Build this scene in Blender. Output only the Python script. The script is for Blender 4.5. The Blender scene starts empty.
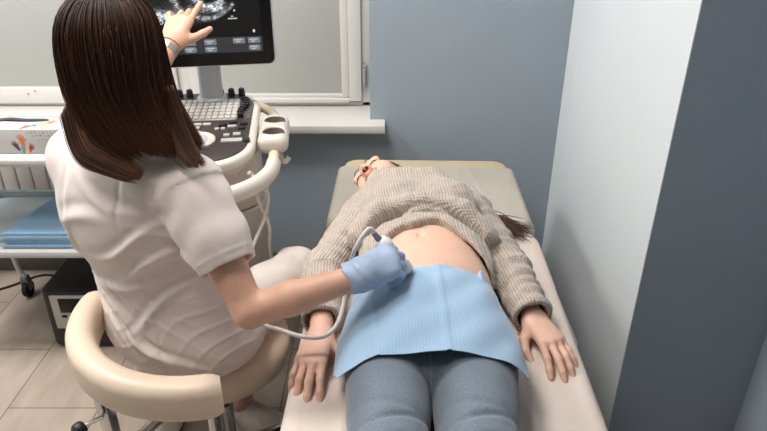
import bpy, bmesh, math, random
import numpy as np
from mathutils import Vector, Matrix

scene = bpy.context.scene
COL = scene.collection
random.seed(7)
rng = np.random.default_rng(7)

# ------------------------------------------------------------------ camera, world, lights, exposure
CAM_H = 1.55
cam_data = bpy.data.cameras.new('camera')
cam = bpy.data.objects.new('camera', cam_data)
COL.objects.link(cam)
cam.location = (0, 0, CAM_H)
cam.rotation_euler = (math.radians(90 - 27.6), 0, 0)
cam_data.sensor_width = 36.0
cam_data.lens = 645.0 / 767.0 * 36.0
cam_data.clip_start = 0.02
scene.camera = cam

world = bpy.data.worlds.new('room_air')
scene.world = world
world.use_nodes = True
world.node_tree.nodes['Background'].inputs[0].default_value = (0.85, 0.92, 1.0, 1)
world.node_tree.nodes['Background'].inputs[1].default_value = 0.2

def area_light(name, loc, size, power, color, rot=(0, 0, 0)):
    l = bpy.data.lights.new(name, 'AREA')
    l.shape = 'RECTANGLE'
    l.size, l.size_y = size
    l.energy = power
    l.color = color
    o = bpy.data.objects.new(name, l)
    o.location = loc
    o.rotation_euler = rot
    COL.objects.link(o)
    return o

LAMPS = [(-0.55, 1.68, 2.62, 0.6, 0.6, 17.0), (-0.75, 0.75, 2.62, 0.6, 0.6, 10.0), (-1.85, 1.68, 2.62, 0.6, 0.6, 29.0)]  # last panel is added out of view at left to brighten the pale wall
for lx, ly, lz, sx, sy, pw in LAMPS:
    area_light('ceiling_light_glow', (lx, ly, lz), (sx, sy), pw, (1.0, 0.985, 0.965))

scene.view_settings.view_transform = 'Standard'
scene.view_settings.look = 'None'
scene.view_settings.gamma = 1
scene.view_settings.use_curve_mapping = False
scene.view_settings.exposure = 0.5

# ------------------------------------------------------------------ materials
MAT = {}
def srgb(c):
    out = []
    for v in c:
        v /= 255.0
        out.append(v / 12.92 if v <= 0.04045 else ((v + 0.055) / 1.055) ** 2.4)
    return tuple(out) + (1.0,)

def mat(name, col, rough=0.6, metal=0.0, noise=0.0, nscale=20.0, bump=0.0, bscale=200.0, spec=0.5,
        sheen=0.0, sss=0.0, stretch=None, coat=0.0, detail=4.0):
    """Principled material in sRGB with a procedural colour variation and a noise bump"""
    m = bpy.data.materials.new(name)
    m.use_nodes = True
    nt = m.node_tree
    b = nt.nodes['Principled BSDF']
    c = srgb(col)
    b.inputs['Base Color'].default_value = c
    b.inputs['Roughness'].default_value = rough
    b.inputs['Metallic'].default_value = metal
    b.inputs['Specular IOR Level'].default_value = spec
    if sheen:
        b.inputs['Sheen Weight'].default_value = sheen
    if coat:
        b.inputs['Coat Weight'].default_value = coat
    if sss:
        b.inputs['Subsurface Weight'].default_value = sss
        b.inputs['Subsurface Radius'].default_value = (0.012, 0.005, 0.003)
        b.inputs['Subsurface Scale'].default_value = 0.6
    tc = nt.nodes.new('ShaderNodeTexCoord')
    vec = tc.outputs['Object']
    if stretch:
        mp = nt.nodes.new('ShaderNodeMapping')
        mp.inputs['Scale'].default_value = stretch
        nt.links.new(vec, mp.inputs['Vector'])
        vec = mp.outputs['Vector']
    if noise:
        n = nt.nodes.new('ShaderNodeTexNoise')
        n.inputs['Scale'].default_value = nscale
        n.inputs['Detail'].default_value = detail
        nt.links.new(vec, n.inputs['Vector'])
        r = nt.nodes.new('ShaderNodeValToRGB')
        r.color_ramp.elements[0].position = 0.3
        r.color_ramp.elements[1].position = 0.7
        r.color_ramp.elements[0].color = tuple(max(0, x * (1 - noise)) for x in c[:3]) + (1,)
        r.color_ramp.elements[1].color = tuple(min(1, x * (1 + noise)) for x in c[:3]) + (1,)
        nt.links.new(n.outputs['Fac'], r.inputs['Fac'])
        nt.links.new(r.outputs['Color'], b.inputs['Base Color'])
    if bump:
        n2 = nt.nodes.new('ShaderNodeTexNoise')
        n2.inputs['Scale'].default_value = bscale
        n2.inputs['Detail'].default_value = 3.0
        nt.links.new(vec, n2.inputs['Vector'])
        bp = nt.nodes.new('ShaderNodeBump')
        bp.inputs['Strength'].default_value = bump
        bp.inputs['Distance'].default_value = 0.004
        nt.links.new(n2.outputs['Fac'], bp.inputs['Height'])
        nt.links.new(bp.outputs['Normal'], b.inputs['Normal'])
    MAT[name] = m
    return m

def emit(name, col, strength):
    m = bpy.data.materials.new(name)
    m.use_nodes = True
    b = m.node_tree.nodes['Principled BSDF']
    b.inputs['Base Color'].default_value = (0.01, 0.01, 0.01, 1)
    b.inputs['Emission Color'].default_value = srgb(col)
    b.inputs['Emission Strength'].default_value = strength
    b.inputs['Roughness'].default_value = 0.4
    b.inputs['Specular IOR Level'].default_value = 0.2
    MAT[name] = m
    return m

def weave(name, col, col2, fu, fv, rough=0.9, bump=0.6, sheen=0.3, dist=0.003, blotch=0.0, mix=1.0):
    """cloth with stripes/stitches laid out in the UV map (metres)"""
    m = bpy.data.materials.new(name)
    m.use_nodes = True
    nt = m.node_tree
    b = nt.nodes['Principled BSDF']
    b.inputs['Roughness'].default_value = rough
    b.inputs['Sheen Weight'].default_value = sheen
    b.inputs['Specular IOR Level'].default_value = 0.2
    uv = nt.nodes.new('ShaderNodeUVMap')
    sep = nt.nodes.new('ShaderNodeSeparateXYZ')
    nt.links.new(uv.outputs['UV'], sep.inputs[0])
    nz = nt.nodes.new('ShaderNodeTexNoise')
    nz.inputs['Scale'].default_value = 220.0
    nt.links.new(uv.outputs['UV'], nz.inputs['Vector'])
    def math_(op, a, bb=None):
        n = nt.nodes.new('ShaderNodeMath')
        n.operation = op
        for i, x in enumerate((a, bb)):
            if x is None:
                continue
            if isinstance(x, (int, float)):
                n.inputs[i].default_value = x
            else:
                nt.links.new(x, n.inputs[i])
        return n.outputs[0]
    jit = math_('MULTIPLY', nz.outputs['Fac'], 2.2)
    su = math_('SINE', math_('ADD', math_('MULTIPLY', sep.outputs['X'], fu * 6.2832), jit))
    sv = math_('SINE', math_('ADD', math_('MULTIPLY', sep.outputs['Y'], fv * 6.2832), jit))
    h = math_('ADD', math_('MULTIPLY', su, 0.20), math_('MULTIPLY', sv, 0.14))
    h = math_('ADD', h, math_('MULTIPLY', nz.outputs['Fac'], 0.8))
    r = nt.nodes.new('ShaderNodeValToRGB')
    r.color_ramp.elements[0].position = 0.0
    r.color_ramp.elements[1].position = 0.8
    r.color_ramp.elements[0].color = srgb(col2)
    r.color_ramp.elements[1].color = srgb(col)
    nt.links.new(h, r.inputs['Fac'])
    out = r.outputs['Color']
    if blotch:
        n3 = nt.nodes.new('ShaderNodeTexNoise')
        n3.inputs['Scale'].default_value = 9.0
        n3.inputs['Detail'].default_value = 5.0
        nt.links.new(uv.outputs['UV'], n3.inputs['Vector'])
        hs = nt.nodes.new('ShaderNodeHueSaturation')
        v = math_('ADD', math_('MULTIPLY', n3.outputs['Fac'], blotch * 2), 1.0 - blotch)
        nt.links.new(v, hs.inputs['Value'])
        nt.links.new(out, hs.inputs['Color'])
        out = hs.outputs['Color']
    nt.links.new(out, b.inputs['Base Color'])
    bp = nt.nodes.new('ShaderNodeBump')
    bp.inputs['Strength'].default_value = bump
    bp.inputs['Distance'].default_value = dist
    nt.links.new(h, bp.inputs['Height'])
    nt.links.new(bp.outputs['Normal'], b.inputs['Normal'])
    MAT[name] = m
    return m

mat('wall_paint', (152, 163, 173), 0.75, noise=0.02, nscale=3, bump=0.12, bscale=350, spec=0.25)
mat('pale_wall', (212, 217, 220), 0.75, noise=0.015, nscale=3, bump=0.12, bscale=350, spec=0.25)
mat('ceiling_paint', (228, 226, 222), 0.9)
mat('baseboard_stone', (92, 88, 86), 0.5, noise=0.1, nscale=40)
mat('window_white', (212, 208, 204), 0.4, noise=0.01, nscale=8)
mat('frosted_pane', (176, 176, 172), 0.35, noise=0.03, nscale=2.0)
mat('sill_white', (206, 202, 197), 0.35, noise=0.012, nscale=10)
mat('dark_metal', (58, 54, 52), 0.4, metal=0.6)
mat('chrome', (200, 200, 202), 0.18, metal=1.0)
mat('grey_steel', (120, 128, 130), 0.35, metal=0.8)
mat('black_plastic', (26, 26, 28), 0.45, noise=0.1, nscale=60, bump=0.05, bscale=600)
mat('dark_rubber', (22, 22, 24), 0.8)
mat('radiator_white', (178, 174, 168), 0.5, noise=0.02)
mat('trolley_white', (190, 188, 186), 0.35, noise=0.01)
mat('tray_clear', (186, 196, 200), 0.25, noise=0.03)
mat('box_card', (186, 183, 180), 0.6, noise=0.03, nscale=14)
mat('print_grey', (160, 156, 158), 0.6)
mat('print_red', (190, 80, 70), 0.6)
mat('print_orange', (214, 120, 62), 0.6)
mat('print_purple', (98, 48, 88), 0.6)
mat('print_teal', (96, 150, 150), 0.6)
mat('print_yellow', (226, 176, 110), 0.6)
mat('print_maroon', (150, 50, 70), 0.6)
mat('nitrile_black', (40, 40, 44), 0.5)
mat('drape_blue', (142, 178, 206), 0.9, noise=0.04, nscale=60, bump=0.15, bscale=400)
mat('device_ivory', (208, 201, 190), 0.35, noise=0.012, nscale=6)
mat('handle_cream', (212, 196, 168), 0.4, noise=0.012)
mat('device_grey', (150, 148, 144), 0.45)
mat('console_brown', (58, 50, 48), 0.45, noise=0.05, nscale=50)
mat('key_grey', (178, 173, 168), 0.5, noise=0.06, nscale=60)
mat('keyboard_silver', (168, 162, 156), 0.4)
mat('cup_inner', (120, 108, 102), 0.6)
mat('bezel_black', (12, 12, 13), 0.3, spec=0.3)
mat('monitor_silver', (206, 206, 206), 0.35)
mat('stand_silver', (178, 182, 186), 0.3, metal=0.3)
mat('cable_white', (212, 204, 198), 0.45)
mat('vinyl_cream', (224, 202, 180), 0.42, noise=0.015, nscale=12, bump=0.06, bscale=500)
mat('vinyl_beige', (196, 178, 148), 0.5, noise=0.02, bump=0.08, bscale=400)
mat('cover_grey', (174, 168, 156), 0.85, noise=0.03, nscale=14, bump=0.25, bscale=90)
mat('sheet_beige', (222, 207, 196), 0.9, noise=0.025, nscale=12, bump=0.35, bscale=60)
mat('skin_patient', (223, 179, 158), 0.5, noise=0.05, nscale=30, bump=0.08, bscale=260, sss=0.12)
mat('skin_doctor', (208, 160, 136), 0.5, noise=0.05, nscale=30, bump=0.08, bscale=260, sss=0.12)
mat('lip', (212, 150, 132), 0.45)
mat('brow', (104, 72, 58), 0.8)
mat('nostril_dark', (52, 24, 20), 0.9)
mat('scrub_white', (226, 212, 205), 0.75, noise=0.012, nscale=10, bump=0.12, bscale=500, spec=0.3, sheen=0.1)
mat('trouser_white', (220, 208, 201), 0.75, noise=0.012, nscale=10, bump=0.12, bscale=500, spec=0.3)
mat('shoe_beige', (222, 208, 196), 0.8, noise=0.06, nscale=60, bump=0.3, bscale=500)
mat('shoe_sole', (226, 218, 210), 0.7)
mat('glove_blue', (160, 178, 204), 0.45, noise=0.05, nscale=25, bump=0.25, bscale=110)
mat('watch_steel', (168, 160, 150), 0.35, metal=0.7)
mat('tan_band', (150, 96, 70), 0.6)
mat('probe_white', (226, 224, 222), 0.3)
mat('probe_grey', (128, 130, 136), 0.4)
mat('patient_hair', (84, 52, 38), 0.6, noise=0.3, nscale=40, stretch=(30, 4, 30))
weave('knit', (205, 192, 180), (154, 140, 129), 125, 210, bump=0.8, dist=0.0035, blotch=0.06)
weave('apron_cloth', (160, 187, 212), (144, 173, 201), 160, 0.0, rough=0.8, bump=0.25, dist=0.001)

def denim_mat():
    """washed denim: u is the distance from the front of the leg, the fronts are worn paler"""
    m = weave('denim', (114, 123, 133), (80, 91, 104), 700, 0.0, rough=0.85, bump=0.1, blotch=0.16)
    nt = m.node_tree
    b = nt.nodes['Principled BSDF']
    src = b.inputs['Base Color'].links[0].from_socket
    uv = nt.nodes.new('ShaderNodeUVMap')
    sp = nt.nodes.new('ShaderNodeSeparateXYZ')
    nt.links.new(uv.outputs['UV'], sp.inputs[0])
    ab = nt.nodes.new('ShaderNodeMath')
    ab.operation = 'ABSOLUTE'
    nt.links.new(sp.outputs['X'], ab.inputs[0])
    rp = nt.nodes.new('ShaderNodeMapRange')
    rp.interpolation_type = 'SMOOTHSTEP'
    rp.inputs['From Min'].default_value = 0.02
    rp.inputs['From Max'].default_value = 0.085
    rp.inputs['To Min'].default_value = 1.22
    rp.inputs['To Max'].default_value = 0.78
    nt.links.new(ab.outputs[0], rp.inputs['Value'])
    hs = nt.nodes.new('ShaderNodeHueSaturation')
    nt.links.new(rp.outputs[0], hs.inputs['Value'])
    nt.links.new(src, hs.inputs['Color'])
    nt.links.new(hs.outputs['Color'], b.inputs['Base Color'])
denim_mat()

def hair_mat():
    m = bpy.data.materials.new('brown_hair')
    m.use_nodes = True
    nt = m.node_tree
    b = nt.nodes['Principled BSDF']
    b.inputs['Roughness'].default_value = 0.42
    b.inputs['Specular IOR Level'].default_value = 0.2
    at = nt.nodes.new('ShaderNodeAttribute')
    at.attribute_name = 'tone'
    r = nt.nodes.new('ShaderNodeValToRGB')
    r.color_ramp.elements[0].color = srgb((26, 16, 12))
    r.color_ramp.elements[1].color = srgb((136, 88, 62))
    nt.links.new(at.outputs['Fac'], r.inputs['Fac'])
    nt.links.new(r.outputs['Color'], b.inputs['Base Color'])
    MAT['brown_hair'] = m
hair_mat()

def floor_mat():
    m = bpy.data.materials.new('floor_tile')
    m.use_nodes = True
    nt = m.node_tree
    b = nt.nodes['Principled BSDF']
    b.inputs['Roughness'].default_value = 0.42
    tc = nt.nodes.new('ShaderNodeTexCoord')
    mp = nt.nodes.new('ShaderNodeMapping')
    mp.inputs['Location'].default_value = (-0.007, -0.16, 0)
    mp.inputs['Rotation'].default_value = (0, 0, math.radians(90))
    nt.links.new(tc.outputs['Object'], mp.inputs['Vector'])
    br = nt.nodes.new('ShaderNodeTexBrick')
    br.inputs['Scale'].default_value = 1.0
    br.inputs['Brick Width'].default_value = 0.6
    br.inputs['Row Height'].default_value = 0.3
    br.inputs['Mortar Size'].default_value = 0.0022
    br.inputs['Mortar Smooth'].default_value = 0.2
    br.inputs['Color1'].default_value = srgb((178, 163, 149))
    br.inputs['Color2'].default_value = srgb((173, 158, 144))
    br.inputs['Mortar'].default_value = srgb((112, 98, 86))
    nt.links.new(mp.outputs['Vector'], br.inputs['Vector'])
    n = nt.nodes.new('ShaderNodeTexNoise')
    n.inputs['Scale'].default_value = 7
    n.inputs['Detail'].default_value = 8
    mpn = nt.nodes.new('ShaderNodeMapping')
    mpn.inputs['Scale'].default_value = (2.5, 0.7, 1)
    nt.links.new(tc.outputs['Object'], mpn.inputs['Vector'])
    nt.links.new(mpn.outputs['Vector'], n.inputs['Vector'])
    mx = nt.nodes.new('ShaderNodeMix')
    mx.data_type = 'RGBA'
    mx.blend_type = 'MULTIPLY'
    mx.inputs['Factor'].default_value = 0.45
    cr = nt.nodes.new('ShaderNodeValToRGB')
    cr.color_ramp.elements[0].color = (0.55, 0.52, 0.5, 1)
    cr.color_ramp.elements[0].position = 0.3
    cr.color_ramp.elements[1].color = (1, 1, 1, 1)
    cr.color_ramp.elements[1].position = 0.65
    nt.links.new(n.outputs['Fac'], cr.inputs['Fac'])
    nt.links.new(br.outputs['Color'], mx.inputs[6])
    nt.links.new(cr.outputs['Color'], mx.inputs[7])
    nt.links.new(mx.outputs[2], b.inputs['Base Color'])
    MAT['floor_tile'] = m
floor_mat()

# ------------------------------------------------------------------ object bookkeeping
WPOS = {}
def thing(name, label, cat, loc=(0, 0, 0), group=None):
    o = bpy.data.objects.new(name, None)
    COL.objects.link(o)
    o.empty_display_size = 0.05
    o.location = loc
    WPOS[o] = Vector(loc)
    tag(o, label, cat, group)
    return o
def tag(o, label, cat, group=None):
    o['label'] = label
    o['category'] = cat
    if group:
        o['group'] = group
def obj(name, me, material, parent=None, label=None):
    """link a mesh given in world coordinates, re-centred on its own middle"""
    n = len(me.vertices)
    co = np.empty(n * 3)
    me.vertices.foreach_get('co', co)
    co = co.reshape(-1, 3)
    c = (co.min(0) + co.max(0)) / 2
    me.vertices.foreach_set('co', (co - c).ravel())
    me.update()
    me.materials.clear()
    me.materials.append(MAT[material])
    me.name = name
    o = bpy.data.objects.new(name, me)
    COL.objects.link(o)
    WPOS[o] = Vector(c)
    if parent is not None:
        o.parent = parent
        o.location = Vector(c) - WPOS[parent]
    else:
        o.location = c
    if label:
        o['label'] = label
    return o
def struct(name, me, material, parent=None):
    o = obj(name, me, material, parent)
    if parent is None:
        o['kind'] = 'structure'
    return o
def dup(o, delta, parent=None):
    c = o.copy()
    COL.objects.link(c)
    c.location = o.location + Vector(delta)
    if parent is not None:
        c.parent = parent
    WPOS[c] = WPOS[o] + Vector(delta)
    return c

# ------------------------------------------------------------------ mesh helpers
def V(*a):
    return np.array(a, float)
def unit(v):
    v = np.asarray(v, float)
    return v / np.linalg.norm(v)
def rotz(deg):
    a = math.radians(deg)
    return np.array([[math.cos(a), -math.sin(a), 0], [math.sin(a), math.cos(a), 0], [0, 0, 1]])
def frame(x, z):
    """matrix whose columns are x, y, z axes"""
    x = unit(x)
    z = np.asarray(z, float)
    z = unit(z - x * np.dot(x, z))
    return np.stack([x, np.cross(z, x), z], 1)

def finish(verts, faces, angle=40, uv=None):
    me = bpy.data.meshes.new('m')
    me.from_pydata([tuple(map(float, v)) for v in verts], [], [tuple(f) for f in faces])
    me.validate()
    for p in me.polygons:
        p.use_smooth = True
    try:
        me.set_sharp_from_angle(angle=math.radians(angle))
    except Exception:
        pass
    if uv is not None:
        set_uv(me, uv)
    me.update()
    return me
def set_uv(me, uv):
    lay = me.uv_layers.new(name='UVMap')
    li = np.empty(len(me.loops), int)
    me.loops.foreach_get('vertex_index', li)
    lay.data.foreach_set('uv', np.asarray(uv, float)[li].ravel())

class MB:
    def __init__(self):
        self.v, self.f = [], []
    def add(self, verts, faces):
        n = len(self.v)
        self.v.extend([tuple(map(float, x)) for x in verts])
        self.f.extend([tuple(i + n for i in f) for f in faces])
        return self
    def box(self, c, half, R=None, bevel=0.0, seg=2):
        bm = bmesh.new()
        bmesh.ops.create_cube(bm, size=2)
        for vv in bm.verts:
            vv.co = Vector((vv.co.x * half[0], vv.co.y * half[1], vv.co.z * half[2]))
        if bevel > 0:
            bmesh.ops.bevel(bm, geom=list(bm.edges), offset=min(bevel, min(half) * 0.95), segments=seg, profile=0.5, affect='EDGES')
        self._bm(bm, c, R)
        return self
    def _bm(self, bm, c, R):
        bm.verts.index_update()
        P = np.array([tuple(x.co) for x in bm.verts])
        if R is not None:
            P = P @ np.asarray(R).T
        P = P + np.asarray(c, float)
        F = [[x.index for x in f.verts] for f in bm.faces]
        bm.free()
        self.add(P, F)
    def ball(self, c, r, R=None, nu=20, nv=12):
        r = np.broadcast_to(np.asarray(r, float), (3,))
        vs, fs = [(0, 0, 1)], []
        for i in range(1, nv):
            t = math.pi * i / nv
            for j in range(nu):
                p = 2 * math.pi * j / nu
                vs.append((math.sin(t) * math.cos(p), math.sin(t) * math.sin(p), math.cos(t)))
        vs.append((0, 0, -1))
        for j in range(nu):
            fs.append((0, 1 + j, 1 + (j + 1) % nu))
            b = 1 + (nv - 2) * nu
            fs.append((b + (j + 1) % nu, b + j, len(vs) - 1))
        for i in range(nv - 2):
            for j in range(nu):
                a = 1 + i * nu
                fs.append((a + j, a + nu + j, a + nu + (j + 1) % nu, a + (j + 1) % nu))
        P = np.array(vs) * r
        if R is not None:
            P = P @ np.asarray(R).T
        return self.add(P + np.asarray(c, float), fs)
    def lathe(self, prof, c=(0, 0, 0), R=None, n=28):
        """profile of (radius, height) pairs turned about local z"""
        vs, fs = [], []
        for r, h in prof:
            for j in range(n):
                a = 2 * math.pi * j / n
                vs.append((max(r, 1e-5) * math.cos(a), max(r, 1e-5) * math.sin(a), h))
        for i in range(len(prof) - 1):
            for j in range(n):
                fs.append((i * n + j, i * n + (j + 1) % n, (i + 1) * n + (j + 1) % n, (i + 1) * n + j))
        fs.append(tuple(range(n))[::-1])
        fs.append(tuple((len(prof) - 1) * n + j for j in range(n)))
        P = np.array(vs)
        if R is not None:
            P = P @ np.asarray(R).T
        return self.add(P + np.asarray(c, float), fs)
    def tube(self, path, r, n=10, up=None, flat=1.0, closed=False):
        """sweep a circle (or ellipse, flat<1 along the binormal) down a polyline"""
        P = [np.asarray(p, float) for p in path]
        m = len(P)
        rs = np.broadcast_to(np.asarray(r, float), (m,))
        vs, fs = [], []
        prev = None
        for i in range(m):
            if closed:
                t = unit(P[(i + 1) % m] - P[i - 1])
            else:
                t = unit(P[min(i + 1, m - 1)] - P[max(i - 1, 0)])
            if up is not None:
                s = unit(np.cross(t, up))
            elif prev is None:
                s = unit(np.cross(t, (0, 0, 1) if abs(t[2]) < 0.9 else (1, 0, 0)))
            else:
                s = unit(prev - t * np.dot(prev, t))
            prev = s
            b = np.cross(s, t)
            for j in range(n):
                a = 2 * math.pi * j / n
                vs.append(P[i] + rs[i] * (math.cos(a) * s + flat * math.sin(a) * b))
        for i in range(m if closed else m - 1):
            k = (i + 1) % m
            for j in range(n):
                fs.append((i * n + j, i * n + (j + 1) % n, k * n + (j + 1) % n, k * n + j))
        if not closed:
            fs.append(tuple(range(n))[::-1])
            fs.append(tuple((m - 1) * n + j for j in range(n)))
        return self.add(vs, fs)
    def sweep(self, path, prof, up=(0, 0, 1)):
        """sweep a closed 2D profile (side, up) down a path, ends capped"""
        P = [np.asarray(p, float) for p in path]
        n = len(prof)
        vs, fs = [], []
        for i in range(len(P)):
            t = unit(P[min(i + 1, len(P) - 1)] - P[max(i - 1, 0)])
            s = unit(np.cross(t, up))
            b = np.cross(s, t)
            for a, c in prof:
                vs.append(P[i] + s * a + b * c)
        for i in range(len(P) - 1):
            for j in range(n):
                fs.append((i * n + j, i * n + (j + 1) % n, (i + 1) * n + (j + 1) % n, (i + 1) * n + j))
        fs.append(tuple(range(n))[::-1])
        fs.append(tuple((len(P) - 1) * n + j for j in range(n)))
        return self.add(vs, fs)
    def prism(self, outline, z0, z1, R=None, c=(0, 0, 0), bevel=0.0, seg=2):
        """extrude a 2D outline between two heights, edges rounded"""
        bm = bmesh.new()
        lo = [bm.verts.new((x, y, z0)) for x, y in outline]
        f = bm.faces.new(lo)
        ret = bmesh.ops.extrude_face_region(bm, geom=[f])
        for e in ret['geom']:
            if isinstance(e, bmesh.types.BMVert):
                e.co.z = z1
        bmesh.ops.recalc_face_normals(bm, faces=list(bm.faces))
        if bevel:
            es = [e for e in bm.edges if abs(e.verts[0].co.z - e.verts[1].co.z) < 1e-6]
            bmesh.ops.bevel(bm, geom=es, offset=bevel, segments=seg, profile=0.5, affect='EDGES')
        self._bm(bm, c, R)
        return self
    def grid(self, fn, nu, nv):
        vs = [fn(i / (nu - 1), j / (nv - 1)) for i in range(nu) for j in range(nv)]
        fs = [(i * nv + j, (i + 1) * nv + j, (i + 1) * nv + j + 1, i * nv + j + 1) for i in range(nu - 1) for j in range(nv - 1)]
        return self.add(vs, fs)
    def mesh(self, angle=40, uv=None):
        return finish(self.v, self.f, angle, uv)

def round_rect(w, d, r, n=6, cx=0, cy=0):
    out = []
    for sx, sy, a0 in ((1, 1, 0), (-1, 1, 90), (-1, -1, 180), (1, -1, 270)):
        for i in range(n + 1):
            a = math.radians(a0 + 90 * i / n)
            out.append((cx + sx * (w / 2 - r) + r * math.cos(a), cy + sy * (d / 2 - r) + r * math.sin(a)))
    return out
def spline(pts, n=12):
    """Catmull-Rom through points"""
    P = [np.asarray(p, float) for p in pts]
    P = [2 * P[0] - P[1]] + P + [2 * P[-1] - P[-2]]
    out = []
    for i in range(1, len(P) - 2):
        for k in range(n):
            t = k / n
            a, b, c, d = P[i - 1], P[i], P[i + 1], P[i + 2]
            out.append(0.5 * (2 * b + (c - a) * t + (2 * a - 5 * b + 4 * c - d) * t * t + (3 * b - a - 3 * c + d) * t ** 3))
    out.append(P[-2])
    return out
def bx(c, half, bevel=0.004, R=None, seg=2):
    return MB().box(c, half, R, bevel, seg).mesh()
def solid_grid(fn, nu, nv, th, uvs=True):
    """a cloth: grid surface with real thickness th (downwards along its normal)"""
    P = np.array([[fn(i / (nu - 1), j / (nv - 1)) for j in range(nv)] for i in range(nu)], float)
    du = np.gradient(P, axis=0)
    dv = np.gradient(P, axis=1)
    N = np.cross(du, dv)
    N /= np.linalg.norm(N, axis=2, keepdims=True) + 1e-12
    Q = P - N * th
    vs = np.concatenate([P.reshape(-1, 3), Q.reshape(-1, 3)])
    o = nu * nv
    fs = []
    for i in range(nu - 1):
        for j in range(nv - 1):
            a, b, c, d = i * nv + j, (i + 1) * nv + j, (i + 1) * nv + j + 1, i * nv + j + 1
            fs.append((a, b, c, d))
            fs.append((d + o, c + o, b + o, a + o))
    rim = [(i, 0) for i in range(nu)] + [(nu - 1, j) for j in range(1, nv)] + [(i, nv - 1) for i in range(nu - 2, -1, -1)] + [(0, j) for j in range(nv - 2, 0, -1)]
    for k in range(len(rim)):
        a = rim[k][0] * nv + rim[k][1]
        b = rim[(k + 1) % len(rim)][0] * nv + rim[(k + 1) % len(rim)][1]
        fs.append((b, a, a + o, b + o))
    lu = np.concatenate([[0], np.cumsum(np.linalg.norm(np.diff(P[:, nv // 2], axis=0), axis=1))])
    lv = np.concatenate([[0], np.cumsum(np.linalg.norm(np.diff(P[nu // 2], axis=0), axis=1))])
    uv = np.array([[lu[i], lv[j]] for i in range(nu) for j in range(nv)])
    return finish(vs, fs, 60, np.concatenate([uv, uv]))

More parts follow.
